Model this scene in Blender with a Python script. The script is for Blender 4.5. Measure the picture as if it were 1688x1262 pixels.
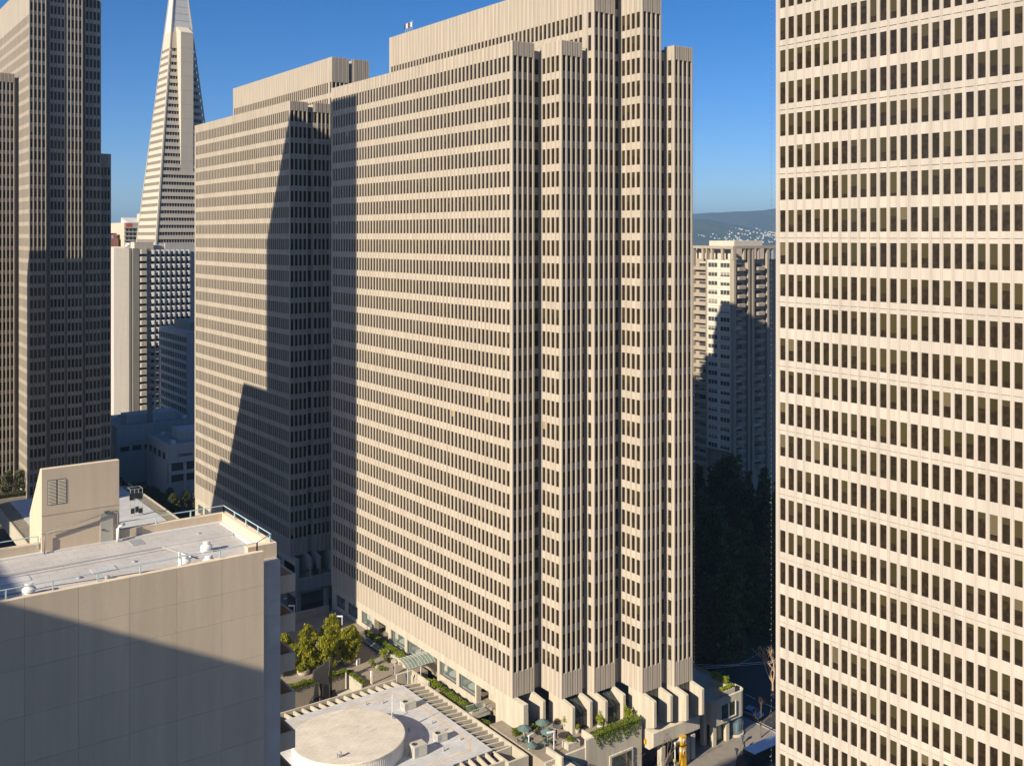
import bpy, bmesh, math, random
import numpy as np
from mathutils import Vector, Matrix
random.seed(7); RNG = np.random.default_rng(7)
for o in list(bpy.data.objects): bpy.data.objects.remove(o, do_unlink=True)
SC = bpy.context.scene
COL = SC.collection
R = math.radians
# ------------------------------------------------------------ camera, sky, sun, exposure
# World axes follow the street grid: +x across the slab towers, +y along their long faces, z=0 is the street.
FPX, HY, H = 1660.0, 388.0, 88.0           # focal length and horizon in photo pixels, camera height in metres
CA, SA = .8083, .5887
UC, VC = -96.54, -132.45
cam = bpy.data.cameras.new('Camera'); co = bpy.data.objects.new('Camera', cam); COL.objects.link(co)
co.location = (UC, VC, H); co.rotation_euler = (R(90), 0, -math.asin(SA) if False else -math.atan2(SA, CA))
cam.sensor_width = 36; cam.lens = 36 * FPX / 1688; cam.shift_y = (HY - 631) / 1688
cam.clip_start = .5; cam.clip_end = 60000
SC.camera = co
SUN_EL, SUN_OFF = 26.0, 13.2               # sun elevation, and its angle off the normal of the long facades
W = bpy.data.worlds.new('World'); SC.world = W; W.use_nodes = True
wn = W.node_tree.nodes; wl = W.node_tree.links; wn.clear()
sky = wn.new('ShaderNodeTexSky'); sky.sky_type = 'NISHITA'; sky.sun_disc = False
tosun = Vector((-math.cos(R(SUN_OFF)) * math.cos(R(SUN_EL)), -math.sin(R(SUN_OFF)) * math.cos(R(SUN_EL)), math.sin(R(SUN_EL))))
sky.sun_elevation = R(SUN_EL); sky.sun_rotation = math.atan2(tosun.x, tosun.y)
sky.altitude = 50; sky.air_density = .6; sky.dust_density = .5; sky.ozone_density = 1.0
bg = wn.new('ShaderNodeBackground'); bg.inputs[1].default_value = .080
wo = wn.new('ShaderNodeOutputWorld'); hsv = wn.new('ShaderNodeHueSaturation'); hsv.inputs['Saturation'].default_value = 1.42; wl.new(sky.outputs[0], hsv.inputs['Color']); tint = wn.new('ShaderNodeMix'); tint.data_type = 'RGBA'; tint.blend_type = 'MULTIPLY'; tint.inputs[0].default_value = 1; tint.inputs[7].default_value = (.86, .94, 1.10, 1); wl.new(hsv.outputs[0], tint.inputs[6]); wl.new(tint.outputs[2], bg.inputs[0]); wl.new(bg.outputs[0], wo.inputs[0])
sl = bpy.data.lights.new('Sun', 'SUN'); sl.energy = 5.0; sl.angle = R(.53); sl.color = (1.0, .885, .70)
so = bpy.data.objects.new('Sun', sl); COL.objects.link(so)
so.rotation_euler = (-tosun).to_track_quat('-Z', 'Y').to_euler()
SC.view_settings.view_transform = 'Standard'; SC.view_settings.look = 'None'
SC.view_settings.exposure = 0.57; SC.view_settings.gamma = 1.0; SC.view_settings.use_curve_mapping = False
SC.render.engine = 'CYCLES'
SUNK, SUNM = math.tan(R(SUN_OFF)), math.tan(R(SUN_EL)) / math.cos(R(SUN_OFF))

def proj(u, v, z):
    a, b = u - UC, v - VC; X = CA * a - SA * b; Y = SA * a + CA * b
    if Y < 1: return None
    return (844 + FPX * X / Y, HY + FPX * (H - z) / Y, Y)

# ------------------------------------------------------------ materials
MATS = {}
def newmat(name):
    m = bpy.data.materials.new(name); m.use_nodes = True
    n = m.node_tree.nodes; n.clear()
    out = n.new('ShaderNodeOutputMaterial'); b = n.new('ShaderNodeBsdfPrincipled')
    m.node_tree.links.new(b.outputs[0], out.inputs[0])
    MATS[name] = m
    return m, n, m.node_tree.links, b
def setin(b, **k):
    for a, v in k.items():
        a = a.replace('_', ' ')
        if a in b.inputs: b.inputs[a].default_value = v
def rgba(c): return (c[0], c[1], c[2], 1)
def math_node(n, l, op, a, b=None):
    x = n.new('ShaderNodeMath'); x.operation = op
    for i, v in enumerate((a, b)):
        if v is None: continue
        if isinstance(v, (int, float)): x.inputs[i].default_value = v
        else: l.new(v, x.inputs[i])
    return x.outputs[0]
def mixc(n, l, fac, a, b, mode='MIX'):
    x = n.new('ShaderNodeMix'); x.data_type = 'RGBA'; x.blend_type = mode
    def put(i, v):
        if isinstance(v, (int, float)): x.inputs[i].default_value = v
        elif isinstance(v, tuple): x.inputs[i].default_value = rgba(v)
        else: l.new(v, x.inputs[i])
    put(0, fac); put(6, a); put(7, b)
    return x.outputs[2]
def noise(n, l, vec, scale, detail=4, rough=.6):
    t = n.new('ShaderNodeTexNoise'); t.inputs['Scale'].default_value = scale
    t.inputs['Detail'].default_value = detail; t.inputs['Roughness'].default_value = rough
    if vec is not None: l.new(vec, t.inputs['Vector'])
    return t.outputs[0]
def posvec(n, l, scale=(1, 1, 1)):
    g = n.new('ShaderNodeNewGeometry'); mp = n.new('ShaderNodeMapping'); mp.inputs['Scale'].default_value = scale
    l.new(g.outputs['Position'], mp.inputs[0]); return mp.outputs[0]
def objrand(n): return n.new('ShaderNodeObjectInfo').outputs['Random']
def islrand(n): return n.new('ShaderNodeNewGeometry').outputs['Random Per Island']
def ramp(n, l, fac, stops, interp='LINEAR'):
    r = n.new('ShaderNodeValToRGB'); r.color_ramp.interpolation = interp
    e = r.color_ramp.elements
    while len(e) < len(stops): e.new(.5)
    for i, (p, c) in enumerate(stops): e[i].position = p; e[i].color = rgba(c) if len(c) == 3 else c
    l.new(fac, r.inputs[0]); return r.outputs[0]
def bump(n, l, b, h, strength, dist=.02):
    x = n.new('ShaderNodeBump'); x.inputs['Strength'].default_value = strength; x.inputs['Distance'].default_value = dist
    l.new(h, x.inputs['Height']); l.new(x.outputs[0], b.inputs['Normal'])
def concrete(name, col, streak=.18, fine=.10, rnd=.10, scale=1.0, rough=.85, bumps=.25):
    m, n, l, b = newmat(name)
    v1 = posvec(n, l, (1.1 * scale, 1.1 * scale, .07 * scale)); a = noise(n, l, v1, 1.0, 5, .65)
    v2 = posvec(n, l, (1, 1, 1)); f = noise(n, l, v2, 5.0 * scale, 5, .7)
    big = noise(n, l, posvec(n, l), .07, 3, .5)
    c = mixc(n, l, ramp(n, l, a, [(.35, (0, 0, 0)), (.75, (1, 1, 1))]), tuple(x * (1 - streak) for x in col), tuple(min(1, x * (1 + streak * .5)) for x in col))
    c = mixc(n, l, math_node(n, l, 'MULTIPLY', f, fine * 2), c, tuple(x * .55 for x in col))
    c = mixc(n, l, math_node(n, l, 'MULTIPLY', big, .24), c, tuple(x * y for x, y in zip(col, (.72, .70, .68))))
    r = math_node(n, l, 'MULTIPLY', objrand(n), rnd)
    c = mixc(n, l, r, c, tuple(x * .45 for x in col))
    l.new(c, b.inputs['Base Color']); setin(b, Roughness=rough, Diffuse_Roughness=.8)
    bump(n, l, b, f, bumps, .02)
    return m
def plain(name, col, rough=.6, metallic=0, var=.12, scale=3.0, spec=.5):
    m, n, l, b = newmat(name)
    f = noise(n, l, posvec(n, l), scale, 4, .6)
    c = mixc(n, l, f, tuple(x * (1 - var) for x in col), tuple(min(1, x * (1 + var)) for x in col))
    l.new(c, b.inputs['Base Color']); setin(b, Roughness=rough, Metallic=metallic, Specular_IOR_Level=spec)
    return m
def glass(name, dark, blind, bright, p_blind=.5, p_bright=.02, rough=.06, spec=.55, lit=None):
    """window seen from outside: dark tinted glass, a roller blind of its own length behind most panes"""
    m, n, l, b = newmat(name)
    r0 = math_node(n, l, 'ADD', math_node(n, l, 'MULTIPLY', objrand(n), 7.31), math_node(n, l, 'MULTIPLY', islrand(n), 13.77))
    r1 = math_node(n, l, 'FRACT', r0); r2 = math_node(n, l, 'FRACT', math_node(n, l, 'MULTIPLY', r0, 17.37))
    r3 = math_node(n, l, 'FRACT', math_node(n, l, 'MULTIPLY', r0, 41.93)); r4 = math_node(n, l, 'FRACT', math_node(n, l, 'MULTIPLY', r0, 73.11))
    uv = n.new('ShaderNodeUVMap'); sep = n.new('ShaderNodeSeparateXYZ'); l.new(uv.outputs[0], sep.inputs[0])
    has = math_node(n, l, 'LESS_THAN', r1, p_blind)
    ln = math_node(n, l, 'ADD', math_node(n, l, 'MULTIPLY', r2, .75), .12)
    msk = math_node(n, l, 'MULTIPLY', has, math_node(n, l, 'GREATER_THAN', math_node(n, l, 'ADD', sep.outputs[1], ln), 1.0))
    inside = noise(n, l, posvec(n, l), 1.7, 5, .7)
    dk = mixc(n, l, ramp(n, l, inside, [(.45, (0, 0, 0)), (.75, (1, 1, 1))]), dark, tuple(x * 2.6 for x in dark))
    bl = mixc(n, l, r3, tuple(x * .55 for x in blind), blind)
    bl = mixc(n, l, math_node(n, l, 'LESS_THAN', r4, p_bright), bl, bright)
    c = mixc(n, l, msk, dk, bl)
    l.new(c, b.inputs['Base Color']); setin(b, Roughness=rough, Specular_IOR_Level=spec)
    wob = noise(n, l, posvec(n, l), .9, 2, .5); bump(n, l, b, wob, .10, .05)
    return m
def leafmat(name, c1, c2, c3, trans=.25):
    m, n, l, b = newmat(name)
    r = islrand(n); f = noise(n, l, posvec(n, l), .55, 3, .6)
    k = math_node(n, l, 'ADD', math_node(n, l, 'MULTIPLY', r, .55), math_node(n, l, 'MULTIPLY', f, .5))
    c = ramp(n, l, k, [(.2, c1), (.5, c2), (.85, c3)])
    l.new(c, b.inputs['Base Color']); setin(b, Roughness=.65, Specular_IOR_Level=.25)
    tr = n.new('ShaderNodeBsdfTranslucent'); l.new(c, tr.inputs[0])
    mx = n.new('ShaderNodeMixShader'); mx.inputs[0].default_value = trans
    out = [x for x in n if x.type == 'OUTPUT_MATERIAL'][0]
    l.new(b.outputs[0], mx.inputs[1]); l.new(tr.outputs[0], mx.inputs[2]); l.new(mx.outputs[0], out.inputs[0])
    return m
concrete('tower_concrete', (.52, .452, .368), streak=.2, fine=.08, rnd=.13)
concrete('near_concrete', (.545, .488, .428), streak=.18, fine=.07, rnd=.10)
concrete('hyatt_concrete', (.72, .59, .435), streak=.12, fine=.12, rnd=.14, bumps=.5)
concrete('base_concrete', (.54, .485, .39), streak=.22, fine=.10, rnd=.10)
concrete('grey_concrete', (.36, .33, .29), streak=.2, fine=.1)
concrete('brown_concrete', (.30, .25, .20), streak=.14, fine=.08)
concrete('flats_concrete', (.42, .36, .29), streak=.14, fine=.08)
concrete('flats_white', (.70, .64, .55), streak=.08, fine=.05)
concrete('white_concrete', (.62, .56, .48), streak=.10, fine=.05)
concrete('cool_white', (.56, .55, .53), streak=.12, fine=.06)
concrete('pyramid_quartz', (.60, .535, .435), streak=.06, fine=.04)
concrete('pyramid_tan', (.47, .40, .32), streak=.06, fine=.04)
concrete('pyramid_cap', (.62, .61, .60), streak=.08, fine=.03)
glass('tower_glass', (.019, .0125, .006), (.056, .040, .015), (.34, .235, .11), p_blind=.42, p_bright=.007, spec=.22)  # a few blinds turn bright tan, imitating orange-lit windows by colour alone
glass('near_glass', (.021, .0145, .008), (.062, .049, .021), (.12, .095, .055), p_blind=.66, p_bright=.03, spec=.25)
glass('far_glass', (.010, .010, .011), (.04, .036, .03), (.2, .17, .13), p_blind=.35, p_bright=.04, spec=.2)
glass('flat_glass', (.05, .05, .05), (.42, .38, .32), (.55, .5, .42), p_blind=.75, p_bright=.2)
glass('shop_glass', (.035, .05, .045), (.05, .07, .06), (.3, .3, .25), p_blind=.2, p_bright=.0, rough=.04, spec=.7)
def roofmat(name, col):
    m, n, l, b = newmat(name)
    a = noise(n, l, posvec(n, l), .35, 5, .65); f = noise(n, l, posvec(n, l), 4, 5, .7)
    w = noise(n, l, posvec(n, l, (.25, 1.5, 1)), 1.2, 4, .6)
    c = mixc(n, l, ramp(n, l, a, [(.38, (0, 0, 0)), (.68, (1, 1, 1))]), tuple(x * .80 for x in col), col)
    c = mixc(n, l, math_node(n, l, 'MULTIPLY', f, .35), c, tuple(x * .72 for x in col))
    c = mixc(n, l, ramp(n, l, w, [(.58, (0, 0, 0)), (.75, (.45, .45, .45))]), c, (.30, .25, .20))
    bk = n.new('ShaderNodeTexBrick'); l.new(posvec(n, l), bk.inputs['Vector']); bk.inputs['Scale'].default_value = .42; bk.inputs['Mortar Size'].default_value = .012
    bk.inputs['Color1'].default_value = (1, 1, 1, 1); bk.inputs['Color2'].default_value = (.93, .93, .93, 1); bk.inputs['Mortar'].default_value = (.72, .71, .69, 1)
    c = mixc(n, l, .75, c, bk.outputs[0], 'MULTIPLY')
    l.new(c, b.inputs['Base Color']); setin(b, Roughness=.8)
    bump(n, l, b, f, .2, .02)
roofmat('white_roof', (.74, .73, .73)); roofmat('hyatt_roof', (.70, .66, .62)); roofmat('drum_roof', (.92, .83, .70))
roofmat('far_roof', (.42, .41, .40))
plain('drum_wall', (.72, .68, .62), .6); plain('yellow_line', (.75, .52, .22), .7)
plain('white_metal', (.72, .72, .70), .45); plain('steel_grey', (.38, .38, .38), .5); plain('pipe_grey', (.2, .19, .18), .5); plain('dark_metal', (.035, .036, .04), .5)
plain('mint_rail', (.46, .62, .62), .45); plain('door_grey', (.42, .40, .34), .55); plain('louvre', (.60, .53, .42), .6)
plain('sculpture_black', (.055, .052, .05), .55, var=.35); plain('green_iron', (.03, .075, .065), .5)
plain('umbrella_green', (.115, .175, .16), .8); plain('sign_yellow', (.80, .42, .015), .45); plain('black_paint', (.02, .02, .02), .5)
plain('white_paint', (.80, .80, .78), .5); plain('red_paint', (.50, .05, .03), .45); plain('blue_cloth', (.03, .05, .14), .8)
plain('asphalt', (.050, .050, .053), .9, var=.3, scale=1.5); plain('pot_clay', (.48, .42, .34), .8)
plain('white_pot', (.68, .66, .62), .7); plain('soil', (.06, .045, .03), .95); plain('bark', (.16, .12, .09), .9, var=.35)
plain('pale_bark', (.46, .31, .19), .9, var=.3); plain('rock', (.30, .26, .21), .9, var=.4); plain('bin_white', (.7, .7, .68), .5)
plain('tile_brown', (.11, .05, .035), .8); plain('truck_roof', (.52, .62, .74), .5); plain('truck_black', (.018, .018, .02), .45)
plain('car_white', (.7, .7, .72), .3); plain('car_blue', (.22, .30, .38), .3); plain('car_glass', (.02, .022, .025), .08)
plain('tyre', (.02, .02, .02), .8); plain('unit_beige', (.55, .52, .44), .5); plain('hivis', (.55, .62, .03), .8)
plain('stucco_far', (.55, .46, .35), .9, var=.06); plain('brick_red', (.30, .13, .09), .9); plain('house_white', (.62, .59, .54), .9, var=.05)
plain('sign_red', (.65, .10, .06), .6); plain('light_blue', (.20, .42, .66), .6)
m, n, l, b = newmat('paving')
br = n.new('ShaderNodeTexBrick'); l.new(posvec(n, l), br.inputs['Vector']); br.inputs['Scale'].default_value = .55
br.inputs['Color1'].default_value = (.40, .335, .26, 1); br.inputs['Color2'].default_value = (.34, .285, .22, 1); br.inputs['Mortar'].default_value = (.24, .2, .155, 1)
br.inputs['Mortar Size'].default_value = .012; br.offset = 0
f = noise(n, l, posvec(n, l), 1.3, 5, .7)
l.new(mixc(n, l, math_node(n, l, 'MULTIPLY', f, .5), br.outputs[0], (.26, .21, .16)), b.inputs['Base Color']); setin(b, Roughness=.85)
plain('sidewalk', (.30, .265, .22), .9, var=.25, scale=.8)
leafmat('leaf_gold', (.08, .11, .010), (.32, .33, .02), (.56, .50, .04), .45)
leafmat('leaf_hedge', (.07, .11, .012), (.17, .23, .022), (.33, .36, .045), .35)
leafmat('leaf_bright', (.14, .19, .012), (.30, .37, .025), (.50, .50, .06), .4)
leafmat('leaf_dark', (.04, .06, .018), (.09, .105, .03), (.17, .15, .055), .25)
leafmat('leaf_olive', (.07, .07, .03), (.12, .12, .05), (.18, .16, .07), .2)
leafmat('leaf_brown', (.09, .055, .03), (.15, .10, .05), (.22, .17, .08), .2)
m, n, l, b = newmat('canopy_glass')
setin(b, Base_Color=(.26, .33, .27, 1), Roughness=.12, Specular_IOR_Level=.6, Alpha=.8)
m, n, l, b = newmat('clear_glass')
setin(b, Base_Color=(.25, .32, .30, 1), Roughness=.05, Specular_IOR_Level=.7, Alpha=.4)
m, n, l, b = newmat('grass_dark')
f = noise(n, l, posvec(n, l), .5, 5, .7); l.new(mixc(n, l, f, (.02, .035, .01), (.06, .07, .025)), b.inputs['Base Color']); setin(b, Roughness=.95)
m, n, l, b = newmat('city_ground')
f = noise(n, l, posvec(n, l), .03, 6, .7); l.new(mixc(n, l, f, (.05, .05, .05), (.16, .14, .12)), b.inputs['Base Color']); setin(b, Roughness=.95)
m, n, l, b = newmat('water')
setin(b, Base_Color=(.03, .06, .10, 1), Roughness=.25); bump(n, l, b, noise(n, l, posvec(n, l), .2, 3), .3, .3)
m, n, l, b = newmat('hill_scrub')
f = noise(n, l, posvec(n, l, (1, 1, 2.5)), .004, 8, .65); l.new(ramp(n, l, f, [(.38, (.014, .030, .012)), (.58, (.045, .060, .022)), (.72, (.11, .095, .045))]), b.inputs['Base Color']); setin(b, Roughness=1)

# ------------------------------------------------------------ geometry helpers
def put(o, parent=None, label=None, cat=None, group=None, kind=None):
    if o.name not in COL.objects: COL.objects.link(o)
    if parent is not None: o.parent = parent
    if label: o['label'] = label
    if cat: o['category'] = cat
    if group: o['group'] = group
    if kind: o['kind'] = kind
    return o
def thing(name, label, cat, loc=(0, 0, 0), rz=0, group=None):
    o = bpy.data.objects.new(name, None); o.empty_display_size = .5
    o.location = loc; o.rotation_euler = (0, 0, rz)
    return put(o, None, label, cat, group)
class MB:
    def __init__(s): s.v = []; s.f = []; s.uv = []; s.hasuv = False
    def poly(s, pts):
        i = len(s.v); s.v += [tuple(p) for p in pts]; s.f.append(tuple(range(i, i + len(pts)))); return s
    def box(s, x0, x1, y0, y1, z0, z1):
        i = len(s.v)
        s.v += [(x0, y0, z0), (x1, y0, z0), (x1, y1, z0), (x0, y1, z0), (x0, y0, z1), (x1, y0, z1), (x1, y1, z1), (x0, y1, z1)]
        s.f += [tuple(i + k for k in q) for q in ((0, 3, 2, 1), (4, 5, 6, 7), (0, 1, 5, 4), (1, 2, 6, 5), (2, 3, 7, 6), (3, 0, 4, 7))]
        return s
    def prism(s, pts, axis, a0, a1):
        """pts: 2-d outline in the two other axes, extruded along axis"""
        def P3(p, a): return (a, p[0], p[1]) if axis == 'x' else (p[0], a, p[1]) if axis == 'y' else (p[0], p[1], a)
        n = len(pts); i = len(s.v)
        s.v += [P3(p, a0) for p in pts] + [P3(p, a1) for p in pts]
        s.f.append(tuple(i + k for k in range(n - 1, -1, -1))); s.f.append(tuple(i + n + k for k in range(n)))
        for k in range(n): s.f.append((i + k, i + (k + 1) % n, i + n + (k + 1) % n, i + n + k))
        return s
    def ring(s, rings, cap0=True, cap1=True):
        n = len(rings[0]); i = len(s.v)
        for r in rings: s.v += [tuple(p) for p in r]
        for j in range(len(rings) - 1):
            for k in range(n): s.f.append((i + j * n + k, i + j * n + (k + 1) % n, i + (j + 1) * n + (k + 1) % n, i + (j + 1) * n + k))
        if cap0: s.f.append(tuple(i + k for k in range(n - 1, -1, -1)))
        if cap1: s.f.append(tuple(i + (len(rings) - 1) * n + k for k in range(n)))
        return s
    def cyl(s, x, y, z0, z1, r0, r1=None, n=12):
        r1 = r0 if r1 is None else r1
        return s.lathe(x, y, [(r0, z0), (r1, z1)], n)
    def lathe(s, x, y, prof, n=12):
        return s.ring([[(x + r * math.cos(2 * math.pi * k / n), y + r * math.sin(2 * math.pi * k / n), z) for k in range(n)] for r, z in prof])
    def tube(s, pts, r, n=6, r1=None):
        pts = [Vector(p) for p in pts]; rs = []
        for j, p in enumerate(pts):
            d = (pts[min(j + 1, len(pts) - 1)] - pts[max(j - 1, 0)]).normalized()
            a = Vector((0, 0, 1)) if abs(d.z) < .9 else Vector((1, 0, 0))
            e1 = d.cross(a).normalized(); e2 = d.cross(e1)
            rr = r if r1 is None else r + (r1 - r) * j / (len(pts) - 1)
            rs.append([p + e1 * rr * math.cos(2 * math.pi * k / n) + e2 * rr * math.sin(2 * math.pi * k / n) for k in range(n)])
        return s.ring(rs)
    def mesh(s, name, mat):
        me = bpy.data.meshes.new(name); me.from_pydata(s.v, [], s.f)
        if mat: me.materials.append(MATS[mat])
        if s.hasuv:
            ul = me.uv_layers.new(name='UVMap'); ul.data.foreach_set('uv', [c for q in s.uv for c in q])
        me.update(); return me
    def build(s, name, mat, parent=None, label=None, cat=None, group=None, kind=None, smooth=False, bevel=0):
        me = s.mesh(name, mat); o = bpy.data.objects.new(name, me)
        if smooth: me.polygons.foreach_set('use_smooth', [True] * len(me.polygons))
        if bevel:
            b = o.modifiers.new('bevel', 'BEVEL'); b.width = bevel; b.segments = 2; b.limit_method = 'ANGLE'
        return put(o, parent, label, cat, group, kind)
def uvquad(mb, pts):
    mb.hasuv = True; mb.poly(pts); mb.uv += [(0, 0), (1, 0), (1, 1), (0, 1)]
def inst(me, name, parent, loc, rz=0, **k):
    o = bpy.data.objects.new(name, me); o.location = loc
    if rz: o.rotation_euler = (0, 0, rz)
    return put(o, parent, **k)
def copy_tree(o, parent=None, depth=0):
    c = o.copy(); COL.objects.link(c); c.parent = parent
    for ch in list(o.children): copy_tree(ch, c, depth + 1)
    return c
def structure(mb, name, mat, label, cat): return mb.build(name, mat, None, label, cat, None, 'structure')

# ------------------------------------------------------------ ribbed slab tower
FL, ZT0, WH, PITCH = 3.772, 117.36, 2.56, 1.205     # storey height, top window head, window height, bay pitch
FACE = {'L': (.145, .055, .18, .085), 'F': (.12, .065, .30, .19)}   # per face: half rib front, rib splay, glass depth, spandrel depth
CACHE = {}
def FP(face, fix, s, d, z):
    """face 'L' faces -x at x=fix, s runs along y; face 'F' faces -y at y=fix, s runs along x; d>0 is outwards"""
    return (fix - d, s, z) if face == 'L' else (s, fix - d, z)
class Tower:
    def __init__(s, root, glassmat='tower_glass', conc='tower_concrete', ribs_split=True, grp=''):
        s.root = root; s.g = glassmat; s.c = conc; s.split = ribs_split; s.panes = []; s.rest = MB()
    def facade(s, face, fix, a0, a1, z0, z1, n, m0=.1, m1=.1, par=None, skirt=None, skip0=False):
        L = a1 - a0; p = (L - m0 - m1) / n; RIBF, SPL, DG, DS = FACE[face]; PD = .2 if face == 'F' else DS
        heads = [ZT0 + FL * k for k in range(-40, 20)]
        par = par if par is not None else z1 - 2.2
        heads = sorted([h for h in heads if h <= par + .3 and h - WH >= (skirt if skirt is not None else z0) - .3], reverse=True)
        # ribs
        prof = [(-RIBF - SPL, -DG - .04), (-RIBF - SPL * .9, -DS), (-RIBF, 0), (-.028, 0), (0, -.06), (.028, 0), (RIBF, 0), (RIBF + SPL * .9, -DS), (RIBF + SPL, -DG - .04)]
        def ribmesh(lo, hi, h):
            pts = []
            for i, (q, d) in enumerate(prof):
                if lo is not None and i < 3: q = -RIBF - lo
                if hi is not None and i > 5: q = RIBF + hi
                pts.append((q, d))
            mb = MB(); out = [((-d, q) if face == 'L' else (q, -d)) for q, d in pts]
            mb.prism(out, 'z', 0, h); return mb
        for i in range(n + 1):
            if i == 0 and skip0: continue
            sa = a0 + m0 + i * p; lo = hi = None
            if i == 0: sa = max(sa, a0 + RIBF); lo = round(sa - RIBF - a0, 3)
            if i == n: sa = min(sa, a1 - RIBF); hi = round(a1 - sa - RIBF, 3)
            if s.split:
                key = ('rib', face, lo, hi, round(z1 - z0, 2), s.c)
                if key not in CACHE: CACHE[key] = ribmesh(lo, hi, z1 - z0).mesh('rib', s.c)
                x, y, z = FP(face, fix, sa, 0, z0); inst(CACHE[key], 'rib', s.root, (x, y, z))
            else:
                mb = ribmesh(lo, hi, z1 - z0); x, y, z = FP(face, fix, sa, 0, z0); k = len(s.rest.v)
                s.rest.v += [(a + x, b + y, c + z) for a, b, c in mb.v]; s.rest.f += [tuple(q + k for q in fc) for fc in mb.f]
        # spandrels
        def band(zb, zt, name, dd=DS):
            key = ('band', face, round(L, 3), round(zt - zb, 3), dd, s.c)
            if key not in CACHE:
                mb = MB()
                if face == 'L': mb.box(dd, DG + .05, .003, L - .003, 0, zt - zb)
                else: mb.box(.003, L - .003, dd, DG + .05, 0, zt - zb)
                CACHE[key] = mb.mesh(name, s.c)
            x, y, z = FP(face, fix, a0, 0, zb); inst(CACHE[key], name, s.root, (x, y, z))
        lows = [h - WH for h in heads]
        for k in range(len(heads) - 1): band(heads[k + 1], lows[k], 'spandrel')
        band(heads[0], z1, 'parapet', PD); band(z0, lows[-1], 'skirt', PD)
        # upright panels standing proud in the parapet and the skirt
        w = p - 2 * RIBF - (.30 if face == 'F' else .24)
        for zb, zt, nm in ((heads[0], z1, 'parapet_panels'), (z0, lows[-1], 'skirt_panels')):
            mb = MB()
            for i in range(n):
                c = a0 + m0 + (i + .5) * p
                lo, hi = c - w / 2, c + w / 2
                if face == 'L': mb.box(fix + .02, fix + PD + .01, lo, hi, zb + .02, zt - .02)
                else: mb.box(lo, hi, fix + .02, fix + PD + .01, zb + .02, zt - .02)
            mb.build(nm, s.c, s.root, kind='stuff' if n > 12 else None)
        gw = p - 2 * (RIBF + SPL)
        for h in heads:
            for i in range(n):
                s.panes.append((face, FP(face, fix, a0 + m0 + (i + .5) * p, -DG, h - WH), gw, WH))
    def body(s, x0, x1, y0, y1, z0, z1, inset=.37):
        MB().box(x0 + .24, x1 - .02, y0 + inset, y1 - .02, z0 + .01, z1 - .35).build('wall', s.c, s.root)
    def finish(s, limit=300):
        if s.rest.v: s.rest.build('ribs', s.c, s.root, kind='stuff')
        def size(pn):
            q = proj(*pn[1])
            if q is None or not (-10 < q[0] < 1698 and -40 < q[1] < 1300): return 0
            a = pn[1][0] - UC; b = pn[1][1] - VC; d = math.hypot(a, b)
            return (abs(a) if pn[0] == 'L' else abs(b)) / d ** 3
        ps = sorted(s.panes, key=size, reverse=True)
        rest = MB()
        for k, (face, (x, y, z), w, h) in enumerate(ps):
            if k < limit:
                key = ('pane', face, round(w, 3), h, s.g)
                if key not in CACHE:
                    mb = MB(); uvquad(mb, [(0, w / 2, 0), (0, -w / 2, 0), (0, -w / 2, h), (0, w / 2, h)] if face == 'L' else [(-w / 2, 0, 0), (w / 2, 0, 0), (w / 2, 0, h), (-w / 2, 0, h)])
                    CACHE[key] = mb.mesh('window_pane', s.g)
                inst(CACHE[key], 'window_pane', s.root, (x, y, z))
            elif face == 'L': uvquad(rest, [(x, y + w / 2, z), (x, y - w / 2, z), (x, y - w / 2, z + h), (x, y + w / 2, z + h)])
            else: uvquad(rest, [(x - w / 2, y, z), (x + w / 2, y, z), (x + w / 2, y, z + h), (x - w / 2, y, z + h)])
        if rest.v: rest.build('window_panes', s.g, s.root, kind='stuff')
# ============================================================ the setting: ground, streets
structure(MB().box(-9000, 9000, -3000, 1400, -3, -.06), 'ground', 'city_ground', 'flat city ground between the blocks', 'ground')
structure(MB().poly([(-30000, 1400, -1.2), (30000, 1400, -1.2), (30000, 30000, -1.2), (-30000, 30000, -1.2)]), 'water', 'water', 'bay water beyond the city', 'water')
structure(MB().box(-120, 130, -200, 330, -1, -.02), 'street', 'asphalt', 'dark asphalt streets between the office towers', 'street')
def fp(u, v, z): return (u, v, z)
# park across the street
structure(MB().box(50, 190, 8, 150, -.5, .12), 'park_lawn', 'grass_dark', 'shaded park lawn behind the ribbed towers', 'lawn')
structure(MB().prism([(60, 12), (64, 9), (130, 70), (126, 74)], 'z', .05, .16), 'park_path', 'sidewalk', 'pale path crossing the shaded park', 'path')
structure(MB().box(27, 46, -24, 22, -.5, .14), 'pavement', 'sidewalk', 'sunlit pavement by the street corner below the towers', 'pavement')
structure(MB().box(-3, 27, -40, -12.6, -.5, .14), 'pavement', 'sidewalk', 'pavement under the terrace wall', 'pavement')

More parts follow.
